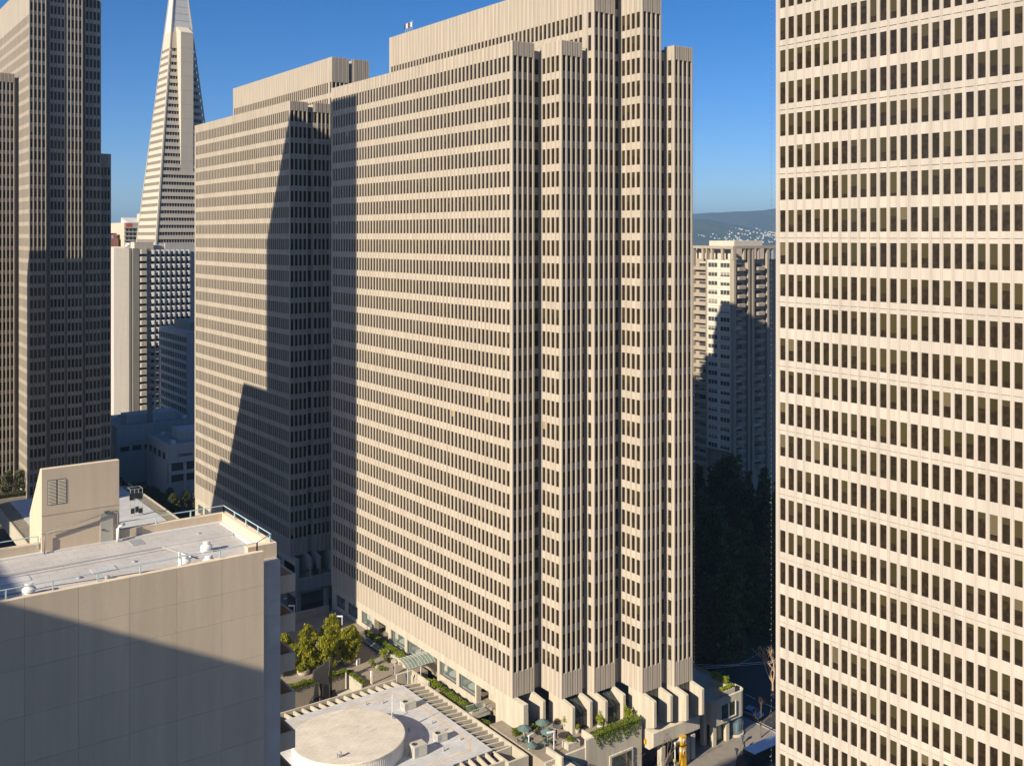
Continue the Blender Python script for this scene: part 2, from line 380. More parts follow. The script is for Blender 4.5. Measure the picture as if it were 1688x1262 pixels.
def ec_base(root):
    pass
def ec_tower(root, u0, v0, blocks, tall, vend, ztop, ztall, split, gl, zb=12.7, lim=300, tallend=None):
    """blocks: (u offset, width, v offset) of the stepped end bays; tall: indices of the bays of the higher slab"""
    T = Tower(root, gl, ribs_split=split)
    nb = len(blocks)
    for i, (du, w, dv) in enumerate(blocks):
        x0, x1, y0 = u0 + du, u0 + du + w, v0 + dv
        zt = ztall if i in tall else ztop
        y1 = v0 + (tallend if i in tall else vend)
        T.body(x0, x1, y0, y1, zb, zt)
        T.facade('F', y0, x0, x1, zb, zt, 4, .07, .14, par=zt - 2.1 if i not in tall else zt - 6.2, skirt=zb + 4.0, skip0=True)
        # left return of the bay
        if i == 0:
            L = y1 - y0; n = int(round((L - 1.3) / PITCH)); T.facade('L', x0, y0, y1, zb, zt, n, .65, .65, par=zt - 2.1, skirt=zb + 4.0)
        else:
            pv = v0 + blocks[i - 1][2] + 1.0
            if pv - y0 > 1.5:
                L = pv - y0; n = max(1, int((L - .9) / PITCH)); m = (L - n * PITCH) / 2
                T.facade('L', x0, y0, pv, zb, zt, n, m, m, par=zt - 2.1 if i not in tall else zt - 6.2, skirt=zb + 4.0)
            # recessed slot between two bays
            xa = u0 + blocks[i - 1][0] + blocks[i - 1][1]
            zs = min(zt, ztall if (i - 1) in tall else ztop)
            MB().box(xa - .2, x0 + .35, pv - .1, y1 - 1, zb + .02, zs - 1.0).build('recess_wall', 'tower_concrete', root)
            for h in range(-26, 12):
                hh = ZT0 + FL * h
                if hh < zs - 2: T.panes.append(('F', ((xa + x0) / 2, pv - .11, hh - WH), x0 - xa - .5, WH))
    # upper part of the tall slab's long face, above the lower slab
    i = tall[0]; x0 = u0 + blocks[i][0]
    ya, yb = v0 + blocks[i - 1][2] + 1.0, v0 + tallend
    L = yb - ya; n = int(round((L - 1.0) / PITCH))
    T.facade('L', x0, ya, yb, ztop - .6, ztall, n, .5, .5, par=ztall - 6.2, skirt=ztop - 3.0)
    return T

# ------------------------------------------------------------ main tower in the middle
main = thing('office_tower', 'beige ribbed concrete office tower in the middle with five stepped end bays', 'office tower', (0, 0, 0))
B3 = [(0, 4.5, 0), (6.3, 4.35, -4.95), (12.0, 4.6, -6.4), (18.35, 4.35, -11.15), (24.35, 4.35, -12.5)]
T = ec_tower(main, 0, 0, B3, (2, 3), 66.5, 119.75, 131.4, True, 'tower_glass', tallend=62.4)
T.finish(300)
# base of the main tower: long side with big windows
def base_long(root, u0, v0, vend, full=True):
    MB().box(u0 + .02, u0 + 1.0, v0 - 3.0, v0 + vend - .3, 11.25, 12.68).build('fascia', 'base_concrete', root, bevel=.04)
    holes = [(4.75, 10.5, 0), (10.95, 16.0, 1), (16.85, 22.4, 1), (23.2, 29.0, 0), (29.1, 34.0, 1), (34.95, 40.3, 1), (41.3, 47.0, 0), (48.0, 52.5, 2), (54.2, 58.6, 1), (60, 64, 1)]
    a = -3.0
    for k, (h0, h1, t) in enumerate(holes):
        if h0 - a > .05: MB().box(u0 + .03, u0 + 1.0, v0 + a, v0 + h0, 4.0, 11.25).build('pier', 'base_concrete', root)
        a = h1
        if t:
            MB().box(u0 + .05, u0 + .9, v0 + h0, v0 + h1, 4.0, 8.75).build('sill_wall', 'base_concrete', root)
            fr = MB()
            for q in (h0 + .08, h1 - .16): fr.box(u0 + .26, u0 + .40, v0 + q, v0 + q + .08, 8.75, 11.25)
            fr.box(u0 + .26, u0 + .40, v0 + h0, v0 + h1, 8.75, 8.84)
            w = fr.build('window_frame', 'dark_metal', root)
            gb = MB(); uvquad(gb, [(u0 + .34, v0 + h1 - .1, 8.8), (u0 + .34, v0 + h0 + .1, 8.8), (u0 + .34, v0 + h0 + .1, 11.2), (u0 + .34, v0 + h1 - .1, 11.2)])
            gb.build('window_pane', 'clear_glass', w)
            tb = MB()
            if t == 2:
                for q in range(4): tb.box(u0 + 1.3, u0 + 1.36, v0 + h0 + .2 + q * 1.1, v0 + h0 + 1.15 + q * 1.1, 9.3, 11.1)
                tb.build('poster', 'white_paint', root)
            else:
                tb.lathe(u0 + 2.1, v0 + (h0 + h1) / 2, [(1.5, 9.3), (1.5, 9.36)], 20); tb.build('table_top', 'cool_white', root)
        else:
            MB().box(u0 + 2.6, u0 + 3.0, v0 + h0, v0 + h1, 4, 11.2).build('lobby_wall', 'base_concrete', root)
    MB().box(u0 + .03, u0 + 1.0, v0 + a, v0 + vend - .3, 4, 11.25).build('pier', 'base_concrete', root)
    MB().box(u0 + 1.0, u0 + 26, v0 - 2.5, v0 + vend - .4, 7.2, 8.1).build('base_floor', 'paving', root)
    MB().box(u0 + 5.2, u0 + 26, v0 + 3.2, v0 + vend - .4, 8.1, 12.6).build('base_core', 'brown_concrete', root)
base_long(main, 0, 0, 66.5)
def fin(root, x, ve, nose=2.7, zb=8.0, t=.6, low=False):
    if low: pts = [(ve + 3.4, 12.68), (ve - .1, 12.68), (ve - nose + .12, 12.3), (ve - nose, 12.15), (ve - nose, 8.0), (ve - nose + 2.2, 7.1), (ve + 3.4, 7.1)]
    else: pts = [(ve + 3.4, zb), (ve + 3.4, 12.68), (ve - .1, 12.68), (ve - nose + .12, 12.34), (ve - nose, 12.2), (ve - nose, zb)]
    MB().prism(pts, 'x', x, x + t).build('fin', 'base_concrete', root, bevel=.05)
def entrance(root, x0, x1, ve):
    """sloping glazed lobby between two fins"""
    y = ve - 1.9
    MB().poly([(x0, y, 10.6), (x1, y, 10.6), (x1, ve + .9, 12.3), (x0, ve + .9, 12.3)]).build('sloped_glazing', 'shop_glass', root)
    fr = MB()
    for k in range(5):
        x = x0 + (x1 - x0) * k / 4
        fr.tube([(x, y - .03, 10.62), (x, ve + .9, 12.36)], .05, 4); fr.box(x - .04, x + .04, y - .06, y + .02, 8.1, 10.6)
    fr.box(x0, x1, y - .06, y + .02, 10.5, 10.62); fr.box(x0, x1, y - .05, y + .02, 10.0, 10.06)
    g = fr.build('glazing_bars', 'dark_metal', root)
    gb = MB(); uvquad(gb, [(x0, y, 8.1), (x1, y, 8.1), (x1, y, 10.55), (x0, y, 10.55)]); gb.build('lobby_glass', 'shop_glass', g)
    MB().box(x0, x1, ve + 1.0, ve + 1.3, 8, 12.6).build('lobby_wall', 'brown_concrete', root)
for i, (du, w, dv) in enumerate(B3):
    low = i >= 3
    if i: fin(main, du + .03, dv, 2.7, low=low)
    fin(main, du + w - .63, dv, 3.1 if i == 0 else 2.7, low=low)
    if i in (1, 2): entrance(main, du + .66, du + w - .66, dv)
    elif i == 0: MB().box(du + 1.0, du + w - .65, dv + 2.6, dv + 3.1, 4, 12.6).build('lobby_wall', 'brown_concrete', main)
    else:
        MB().box(du + .6, du + w - .6, dv + .9, dv + 1.3, 0, 12.6).build('lobby_wall', 'dark_metal', main)
        gb = MB(); uvquad(gb, [(du + .63, dv + .2, 8.2), (du + w - .63, dv + .2, 8.2), (du + w - .63, dv + .2, 12.6), (du + .63, dv + .2, 12.6)]); gb.build('lobby_glass', 'shop_glass', main)
        fr = MB()
        for k in range(4): fr.box(du + .63 + k * 1.03, du + .70 + k * 1.03, dv + .12, dv + .22, 8.2, 12.6)
        fr.build('glazing_bars', 'dark_metal', main)
# lower structure of the last two bays down to the street
MB().prism([(-13.9, 7.2), (-13.9, 5.0), (-12.9, 4.2), (-9.0, 4.2), (-9.0, 7.2)], 'x', 18.2, 29.0).build('beam', 'base_concrete', main, bevel=.05)
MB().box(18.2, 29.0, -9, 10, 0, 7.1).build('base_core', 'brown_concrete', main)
for x in (20.2, 27.2): MB().box(x, x + .9, -13.7, -12.7, 0, 4.3).build('column', 'base_concrete', main, bevel=.04)
MB().prism([(-13.85, 0), (-12.2, 0), (-9.4, 4.25), (-13.85, 4.25)], 'x', 26.0, 26.6).build('fin', 'base_concrete', main, bevel=.04)
MB().box(29.2, 33.0, -9.5, -8.9, 0, 7.6).build('lobby_wall', 'dark_metal', main)
for x in (29.1, 32.2): MB().box(x, x + .7, -11.8, -10.9, 0, 7.7).build('column', 'base_concrete', main, bevel=.04)

# ------------------------------------------------------------ tower behind it
ec2 = thing('office_tower', 'lower beige ribbed tower behind the middle one, half in stepped shadow', 'office tower')
B2 = [(0, 4.5, 0), (6.0, 4.4, 0), (10.5, 4.5, -.6), (15.9, 4.6, -.6)]
T = ec_tower(ec2, .4, 89.1, B2, (2, 3), 66.9, 119.6, 130.9, False, 'tower_glass', tallend=64.5)
T.finish(300)
base_long(ec2, .4, 89.1, 66.9)
for i, (du, w, dv) in enumerate(B2[:3]):
    fin(ec2, .4 + du + .03, 89.1 + dv, 2.7, zb=6); fin(ec2, .4 + du + w - .63, 89.1 + dv, 2.7, zb=6)
MB().prism([(85.9, 8.0), (85.9, 5.2), (87.0, 4.2), (92, 4.2), (92, 8.0)], 'x', .4, 22).build('beam', 'base_concrete', ec2)
MB().box(.5, 22, 91, 96, 0, 12.5).build('base_core', 'brown_concrete', ec2)
for x in (1, 8, 14): MB().box(x, x + .9, 86.2, 87.2, 0, 4.3).build('column', 'base_concrete', ec2)

# ------------------------------------------------------------ near tower at the right
ec4 = thing('office_tower', 'nearest pale ribbed tower filling the right edge of the view', 'office tower')
T = Tower(ec4, 'near_glass', 'near_concrete', ribs_split=True)
u4, v4 = -.9, -54.3
nb = 34; L4 = .35 + nb * 1.214 + .1
T.facade('L', u4, v4 - L4, v4, 8.0, 143, nb, .1, .35, par=141, skirt=11)
MB().box(u4 + .24, u4 + 4.5, v4 - L4 + .3, v4 - .3, 0, 142.5).build('wall', 'tower_concrete', ec4)
MB().box(u4 + 4.5, u4 + 24, v4 - L4 - 8, v4 - 1.6, 0, 142).build('rear_wing', 'tower_concrete', ec4)
T.finish(300)
for k in range(-28, 8, 2): MB().box(u4 - .004, u4 + .1, v4 - L4 + .01, v4 - .01, ZT0 + FL * k + .52, ZT0 + FL * k + .55).build('panel_joint', 'grey_concrete', ec4)

# ------------------------------------------------------------ tall tower at the left
ec1 = thing('office_tower', 'tall ribbed tower at the left edge, its end wall mostly in shade', 'office tower')
T = Tower(ec1, 'tower_glass', ribs_split=False)
u1, v1 = -35.1, 200.5
for (du, w, dv, zt, n) in [(0, 4.8, 0, 165.5, 4), (6.1, 4.5, 1.7, 165.5, 4), (11.0, 4.6, 1.2, 165.5, 4), (16.8, 4.8, 3.4, 165.5, 4), (21.9, 3.2, 5.2, 114.2, 3)]:
    x0, x1, y0 = u1 + du, u1 + du + w, v1 + dv
    T.body(x0, x1, y0, v1 + 60, 5, zt); T.facade('F', y0, x0, x1, 5, zt, n, .07, .14, skip0=True, skirt=9)
    T.facade('L', x0, y0, y0 + 1.4, 5, zt, 1, .45, .45, skirt=9) if du else T.facade('L', x0, y0, v1 + 60, 5, zt, 49, .5, .5, par=zt - 8, skirt=9)
    if du: MB().box(x0 - 1.6, x0 + .4, v1 + 1.6 + max(0, dv), v1 + 58, 5, min(zt, 165.5) - 1).build('recess_wall', 'tower_concrete', ec1)
T.body(u1 - 8, u1 - 1.2, v1 + 16.6, v1 + 70, 5, 139); T.facade('F', v1 + 16.6, u1 - 8, u1 - 1.2, 5, 139, 6, .07, .14, skip0=True, skirt=9)
T.facade('L', u1 - 8, v1 + 16.6, v1 + 40, 5, 139, 19, .3, .3, skirt=9)
MB().box(u1 - 1.5, u1 + .4, v1 + 18, v1 + 60, 5, 138).build('recess_wall', 'tower_concrete', ec1)
MB().box(u1, u1 + 24, v1 + 2, v1 + 60, 0, 5.1).build('base_core', 'base_concrete', ec1)
T.finish(300)

# ------------------------------------------------------------ buildings out of view to the left, whose shadows fall across the scene
shade = thing('office_tower', 'stepped concrete office tower beyond the left edge of the view', 'office tower')
k, mm = SUNK, SUNM
ua = -80.0; va = 54.7 + k * ua; vb = 89.1 - k * (.4 - ua); du1 = (103.3 - 89.1) / k
MB().box(ua - du1, ua, va, vb, 0, 116.9 + mm * (.4 - ua)).build('wall', 'tower_concrete', shade)
ub = -84.0; vb2 = 118.4 - k * (.4 - ub)
MB().box(ub - (128.2 - 118.4) / k, ub, vb, vb2, 0, 50.1 + mm * (.4 - ub)).build('wall', 'tower_concrete', shade)
ud = -88.0; vb3 = 135.4 - k * (.4 - ud)
MB().box(ud - (143.7 - 135.4) / k, ud, vb2, vb3, 0, 27.5 + mm * (.4 - ud)).build('wall', 'tower_concrete', shade)
blk = thing('office_block', 'low concrete office block out of view at the left', 'office block')
ue = -126.0; he = 65.7 + mm * (-85.6 - ue)
MB().box(ue - 22, ue, -112, -57.5, 0, he).build('wall', 'hyatt_concrete', blk)
blk2 = thing('office_block', 'mid-rise concrete block beyond the left edge of the view', 'office block')
MB().box(-96, -66, 172, 190, 0, 90.5 + mm * 31).build('wall', 'tower_concrete', blk2)

# ------------------------------------------------------------ pyramid tower
pyr = thing('pyramid_tower', 'slender white pyramid skyscraper rising behind the ribbed towers', 'skyscraper')
pc = (90.3, 451.5); PB, PZ0, PH = 26.5, 5.0, 260.0
def ph(z): return PB * (1 - (z - PZ0) / PH)
def frustum(z0, z1, off0, off1=None):
    off1 = off0 if off1 is None else off1; a, b = ph(z0) + off0, ph(z1) + off1
    return MB().ring([[(pc[0] + sx * q, pc[1] + sy * q, z) for sx, sy in ((-1, -1), (1, -1), (1, 1), (-1, 1))] for q, z in ((a, z0), (b, z1))])
frustum(0, 200, -.75).build('core', 'pyramid_tan', pyr)
PF = 4.03; panes = []
for kf in range(12, 50):
    z = 1.2 + kf * PF
    if z + 4 > 200: break
    frustum(z, z + 2.2, 0).build('spandrel', 'pyramid_quartz', pyr)
    zz = z + 2.2; q = ph(zz + .9) - .62; n = int((2 * q - 1.6) / 1.47); 
    for i in range(n):
        c = -n * 1.47 / 2 + (i + .5) * 1.47
        panes.append(('F', c, zz, q)); panes.append(('L', c, zz, q))
    mb = MB()
    for i in range(n + 1):
        c = -n * 1.47 / 2 + i * 1.47
        mb.box(pc[0] + c - .17, pc[0] + c + .17, pc[1] - q - .2, pc[1] - q + .5, zz, zz + 1.83)
        mb.box(pc[0] - q - .55, pc[0] - q + .5, pc[1] + c - .3, pc[1] + c + .3, zz, zz + 1.83)
    mb.build('mullions', 'pyramid_tan', pyr, kind='stuff')
frustum(196.5, 204, .02, .02).build('collar', 'pyramid_quartz', pyr)
frustum(204, 262, -.15, -.05).build('cap', 'pyramid_cap', pyr)
for sx, sy in ((-1, -1), (1, -1), (-1, 1), (1, 1)):
    def cr(z, w): q = ph(z); return [(pc[0] + sx * (q + .25), pc[1] + sy * (q + .25), z), (pc[0] + sx * (q - w), pc[1] + sy * (q + .25), z), (pc[0] + sx * (q - w), pc[1] + sy * (q - w), z), (pc[0] + sx * (q + .25), pc[1] + sy * (q - w), z)]
    MB().ring([cr(40, .9), cr(262, .1)]).build('corner_rib', 'pyramid_quartz', pyr)
CAPL = MB()
for z in range(207, 256, 4):
    q = ph(z) - .1
    CAPL.box(pc[0] - q, pc[0] + q, pc[1] - q - .05, pc[1] - q + .1, z, z + .12)
CAPL.build('cap_joints', 'steel_grey', pyr)
zt0, zt1 = 124, 203; qf = ph(zt0) - .2
MB().prism([(pc[1] - qf, zt0), (pc[1] - qf, zt1), (pc[1] - ph(zt1) + 2, zt1 + 5), (pc[1], zt1), (pc[1], zt0)], 'x', pc[0] - 3.2, pc[0] + 3.9).build('shaft_wing', 'pyramid_quartz', pyr)
wj = MB()
for z in range(130, 203, 8): wj.box(pc[0] - 3.22, pc[0] + 3.92, pc[1] - qf - .03, pc[1] - qf + .1, z, z + .12)
wj.build('wing_joints', 'pyramid_tan', pyr)
rest = MB(); cnt = 0
pw = 1.15
PM = MB(); uvquad(PM, [(-pw / 2, 0, 0), (pw / 2, 0, 0), (pw / 2, 0, 1.8), (-pw / 2, 0, 1.8)]); PM = PM.mesh('window_pane', 'far_glass')
for f, c, zz, q in panes:
    if f == 'F':
        vis = proj(pc[0] + c, pc[1] - q, zz)[0] < 330 and zz > 80 and not (zz > zt0 and -3.4 < c < 4.1)
        if vis and cnt < 300: inst(PM, 'window_pane', pyr, (pc[0] + c, pc[1] - q, zz + .02)); cnt += 1
        else: uvquad(rest, [(pc[0] + c - pw / 2, pc[1] - q, zz), (pc[0] + c + pw / 2, pc[1] - q, zz), (pc[0] + c + pw / 2, pc[1] - q, zz + 1.8), (pc[0] + c - pw / 2, pc[1] - q, zz + 1.8)])
    else: uvquad(rest, [(pc[0] - q, pc[1] + c + pw / 2, zz), (pc[0] - q, pc[1] + c - pw / 2, zz), (pc[0] - q, pc[1] + c - pw / 2, zz + 1.8), (pc[0] - q, pc[1] + c + pw / 2, zz + 1.8)])
rest.build('window_panes', 'far_glass', pyr, kind='stuff')

# ------------------------------------------------------------ hotel slab and other far buildings at the left
hot = thing('hotel_tower', 'white hotel slab with rows of projecting bay windows below the pyramid', 'hotel')
hu, hv, ht = 24.0, 304.0, 82.6
MB().box(hu, 62, hv + .8, hv + 32, 0, ht - 1.5).build('wall', 'cool_white', hot)
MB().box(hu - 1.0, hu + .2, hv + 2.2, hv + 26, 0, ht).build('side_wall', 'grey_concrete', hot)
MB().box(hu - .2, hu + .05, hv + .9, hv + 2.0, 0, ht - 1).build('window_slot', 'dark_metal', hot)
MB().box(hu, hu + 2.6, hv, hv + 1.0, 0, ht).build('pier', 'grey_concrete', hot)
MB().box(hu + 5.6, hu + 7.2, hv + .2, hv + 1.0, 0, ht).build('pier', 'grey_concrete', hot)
BF = 3.0
bay = MB().prism([(0, .8), (.0, .1), (.9, -.75), (1.35, -.75), (1.35, .8)], 'z', 0, 1.75); bay.v = [(x, y, z) for x, y, z in bay.v]; BAY = bay.mesh('bay', 'cool_white')
sp = MB().prism([(0, .9), (.1, .2), (.7, -.5), (2.9, -.5), (2.9, .9)], 'z', 0, 1.9).mesh('balcony_front', 'white_concrete')
WP = MB(); uvquad(WP, [(0, 0, 0), (1.3, 0, 0), (1.3, 0, 1.2), (0, 0, 1.2)]); WP = WP.mesh('window_pane', 'far_glass')
WP2 = MB(); uvquad(WP2, [(0, 0, 0), (2.9, 0, 0), (2.9, 0, 1.1), (0, 0, 1.1)]); WP2 = WP2.mesh('window_pane', 'far_glass')
nbay = 0
for r in range(23):
    z = ht - 2.4 - r * BF
    inst(sp, 'balcony_front', hot, (hu + 2.7, hv, z)); inst(WP2, 'window_pane', hot, (hu + 2.7, hv + .75, z - 1.12))
    for q in range(8):
        x = hu + 7.6 + q * 2.15
        if r < 14: inst(BAY, 'bay', hot, (x, hv + .01, z - .1)); nbay += 1
        inst(WP, 'window_pane', hot, (x + .1, hv + .76, z - 1.3))
MB().box(hu + 4.5, 62, hv + 3, hv + 20, ht - 1.5, ht + 1.2).build('penthouse', 'cool_white', hot)
MB().box(hu + 1.0, hu + 9, hv + 1.5, hv + 7, ht - 1.5, ht + 2.6).build('penthouse', 'white_concrete', hot)
MB().box(hu + 14, 62, hv + 2.0, hv + 2.9, ht - 1.5, ht + 2.2).build('roof_screen', 'cool_white', hot)
for x in (hu + 1.0, hu + 3.6):
    MB().lathe(x, hv + 12, [(.15, ht - 1.4), (.15, ht + .4), (1.0, ht + .6), (1.1, ht + 1.2)], 12).build('satellite_dish', 'white_paint', hot)
# dark office block in shade
dk = thing('office_block', 'dark shaded office block with window rows under the white hotel', 'office block')
ou, ov, oh = 30.0, 252.0, 51.0
MB().box(ou, 60, ov, ov + 34, 0, oh).build('wall', 'cool_white', dk)
OP = MB(); uvquad(OP, [(0, 1.5, 0), (0, 0, 0), (0, 0, 1.9), (0, 1.5, 1.9)]); OP = OP.mesh('window_pane', 'far_glass')
for r in range(12):
    for q in range(15): inst(OP, 'window_pane', dk, (ou - .02, ov + 1.2 + q * 2.15, oh - 4.2 - r * 3.4))
    MB().box(ou - .35, ou + .1, ov, ov + 34, oh - 1.9 - r * 3.4, oh - .9 - r * 3.4).build('spandrel', 'cool_white', dk)
for q in range(17): MB().box(ou - .3, ou + .1, ov + .3 + q * 2.15, ov + .75 + q * 2.15, 6, oh - .95).build('mullion', 'cool_white', dk)
MB().box(ou + 3, 58, ov + 6, ov + 26, oh, oh + 3).build('penthouse', 'grey_concrete', dk)
# low white flat-roofed pavilions in shade
def lowbox(name, label, x0, x1, y0, y1, z, mat='cool_white'):
    t = thing(name, label, 'building')
    MB().box(x0, x1, y0, y1, 0, z - .02).build('wall', mat, t)
    rm = MB(); e = .5
    rm.box(x0 - .05, x1 + .05, y0 - .05, y0 + e, z - .9, z + .5); rm.box(x0 - .05, x1 + .05, y1 - e, y1 + .05, z - .9, z + .5)
    rm.box(x0 - .05, x0 + e, y0 + e, y1 - e, z - .9, z + .5); rm.box(x1 - e, x1 + .05, y0 + e, y1 - e, z - .9, z + .5)
    rm.build('parapet', mat, t)
    MB().box(x0 + e, x1 - e, y0 + e, y1 - e, z - .2, z + .02).build('roof', 'far_roof', t)
    return t
w1 = lowbox('low_building', 'long shaded white flat-roofed building with a wide roof box behind the cinema', 0, 27.4, 237, 262, 20)
MB().box(5, 23, 243, 251, 20, 23).build('roof_box', 'cool_white', w1)
MB().box(11.5, 12.9, 239, 240.2, 14, 31).build('flue_tower', 'grey_concrete', w1); MB().tube([(13.6, 239, 20), (13.6, 239, 29)], .15).build('flue', 'white_metal', w1)
w2 = lowbox('low_building', 'shaded white cinema building with dark letters on its front', 8, 40, 205, 229, 18)
MB().box(14.5, 38, 212, 222, 18, 21.2).build('roof_box', 'cool_white', w2)
for x in (19.5, 23.5): MB().box(x, x + 1.4, 211.9, 212.1, 18.8, 20.6).build('vent', 'black_paint', w2)
MB().box(7.9, 40, 204.8, 205.2, 6.0, 12.2).build('arcade_shade_slab', 'dark_metal', w2)  # dark slab on the wall front, stands in for the shade inside the arcade
for x in range(8, 40, 5): MB().box(x, x + .8, 204.0, 205, 0, 12.2).build('column', 'cool_white', w2)
MB().box(8, 40, 203.6, 205, 8.6, 9.6).build('walkway', 'cool_white', w2)
def text_mesh(txt, size, mat, name):
    cu = bpy.data.curves.new('t', 'FONT'); cu.body = txt; cu.size = size; cu.extrude = .04; cu.align_x = 'LEFT'
    to = bpy.data.objects.new('t', cu); COL.objects.link(to)
    bpy.context.view_layer.update()
    me = bpy.data.meshes.new_from_object(to.evaluated_get(bpy.context.evaluated_depsgraph_get()))
    bpy.data.objects.remove(to, do_unlink=True); me.name = name; me.materials.clear(); me.materials.append(MATS[mat]); return me
tm = text_mesh('CINEMA', 1.35, 'black_paint', 'lettering')
o = inst(tm, 'lettering', w2, (11.2, 204.9, 14.2)); o.rotation_euler = (R(90), 0, 0)
# distant tan building with a red sign, left of the pyramid
tb = thing('tan_building', 'distant tan building with a red rooftop sign left of the pyramid', 'building')
tx, ty = 100.8, 603.4
MB().box(tx, tx + 40, ty, ty + 40, 0, 97).build('wall', 'stucco_far', tb)
for z0_, z1_ in ((91, 93), (88, 90), (85, 87), (82, 84)):
    for q in range(9): MB().box(tx + 1 + q * 2.6, tx + 2.7 + q * 2.6, ty - .06, ty + .1, z0_, z1_).build('window_pane', 'car_glass', tb)
    MB().box(tx - .4, tx + 40, ty - .9, ty, z1_ + .1, z1_ + .8).build('ledge', 'stucco_far', tb)
MB().prism([(ty + 2, 97), (ty + 20, 97), (ty + 20, 101)], 'x', tx + 3, tx + 22).build('roof', 'cool_white', tb)
MB().box(tx + 12, tx + 20, ty + 3, ty + 12, 97, 103.5).build('stair_tower', 'stucco_far', tb)
MB().box(tx + 1.2, tx + 4.8, ty - .2, ty - .05, 94.0, 96.6).build('red_sign', 'sign_red', tb)
rb = thing('brick_building', 'small far red brick building at the skyline left of the tan one', 'building')
MB().box(88, 99, 612, 640, 0, 86).build('wall', 'brick_red', rb)
for q in range(5): MB().box(88.5 + q * 2.1, 90 + q * 2.1, 614, 624, 86, 88.5 + (q % 3) * 1.2).build('chimney_block', 'cool_white' if q % 2 else 'brick_red', rb)
gb_ = thing('concrete_building', 'grey flat roof block between the hotel and the tan building', 'building')
MB().box(33, 60, 350, 385, 0, 82.5).build('wall', 'white_concrete', gb_)
MB().box(36, 41, 353, 360, 82.5, 84.5).build('penthouse', 'cool_white', gb_)

def kerb(name, label, x0, x1, y0, y1): structure(MB().box(x0, x1, y0, y1, -.3, .16), name, 'grey_concrete', label, 'kerb')
kerb('kerb', 'concrete kerb of the sunlit corner pavement', 45.8, 46.2, -24, 22); kerb('kerb', 'concrete kerb along the shaded park', 49.6, 50.0, 8, 150)
mk = MB()
for q in range(14): mk.box(53.5, 53.65, -60 + q * 5.0, -57.4 + q * 5.0, -.014, -.010)
for q in range(9): mk.box(47.0 + q * .95, 47.5 + q * .95, -29.5, -25.5, -.014, -.010)
for q in range(10): mk.box(28 + q * 2.4, 29.6 + q * 2.4, -30.0, -29.85, -.014, -.010)
mk.box(46.9, 47.05, -20, 22, -.014, -.010)
structure(mk, 'road_marking', 'white_paint', 'white lane dashes and crossing bars on the street', 'road marking')

for k in range(27): MB().box(hu - 1.02, hu - .9, hv + 2.2, hv + 26, 3 + k * 3, 3.06 + k * 3).build('panel_joint', 'brown_concrete', hot)
for k in range(6): MB().box(1.2 + k * 4.2, 4.2 + k * 4.2, 236.9, 237.1, 11.5, 13.2).build('window_pane', 'far_glass', w1)
for k in range(5): MB().box(-.08, .05, 240 + k * 4.4, 243 + k * 4.4, 11.5, 13.2).build('window_pane', 'far_glass', w1)
for x, y in ((3, 254), (9, 256.5), (17, 255), (24.5, 241), (25, 257)): MB().box(x, x + 1.6, y, y + 1.2, 20, 21.3).build('roof_unit', 'white_metal', w1)
for x, y in ((10, 208), (11.5, 224), (32, 209)): MB().box(x, x + 1.5, y, y + 1.2, 18, 19.2).build('roof_unit', 'white_metal', w2)
MB().box(7.85, 40, 204.82, 204.98, 12.3, 12.6).build('cornice', 'white_concrete', w2); MB().box(7.85, 40, 204.82, 204.98, 16.9, 17.1).build('cornice', 'white_concrete', w2)
for k in range(4): MB().box(7.85, 8.05, 208 + k * 5, 210.6 + k * 5, 13.2, 15.2).build('window_pane', 'far_glass', w2)
# ------------------------------------------------------------ apartment tower at the right
apt = thing('apartment_tower', 'apartment tower with stacked balconies seen between the two near towers', 'apartment tower')
cu0, cv0, cz = 151.8, 87.5, 84.6            # near corner, top
vw = 98.8                                   # far end of the white wall
CF = 2.95; z_top = cz - 4.6
MB().box(cu0 + 1.2, cu0 + 26, cv0 + 1.2, cv0 + 34, 0, cz - 4.4).build('wall', 'flats_concrete', apt)
MB().box(cu0, cu0 + 1.1, cv0 + 1.4, vw, 18, z_top).build('white_wall', 'flats_white', apt)
AW = MB(); uvquad(AW, [(0, 3.9, 0), (0, 0, 0), (0, 0, 1.4), (0, 3.9, 1.4)]); AW = AW.mesh('window_pane', 'flat_glass')
AS = MB().box(-.14, .05, -.1, 4.0, -.12, 0).mesh('window_sill', 'white_concrete'); AM = MB().box(-.05, .02, 1.25, 1.33, 0, 1.4).box(-.05, .02, 2.55, 2.63, 0, 1.4).mesh('window_mullion', 'white_metal')
BALC = MB().prism([(0, 0), (3.6, 0), (4.6, -.2), (4.6, -.25), (3.9, -1.5), (.7, -1.5), (0, -.3)], 'z', 0, 1.1).mesh('balcony', 'flats_concrete')
BALS = MB().box(-1.5, 0, 0, 5.4, 0, 1.15).mesh('balcony', 'flats_concrete')
DOOR = MB(); uvquad(DOOR, [(0, 0, 0), (3.2, 0, 0), (3.2, 0, 1.5), (0, 0, 1.5)]); DOOR = DOOR.mesh('balcony_door', 'flat_glass')
DOORL = MB(); uvquad(DOORL, [(0, 3.2, 0), (0, 0, 0), (0, 0, 1.5), (0, 3.2, 1.5)]); DOORL = DOORL.mesh('balcony_door', 'flat_glass')
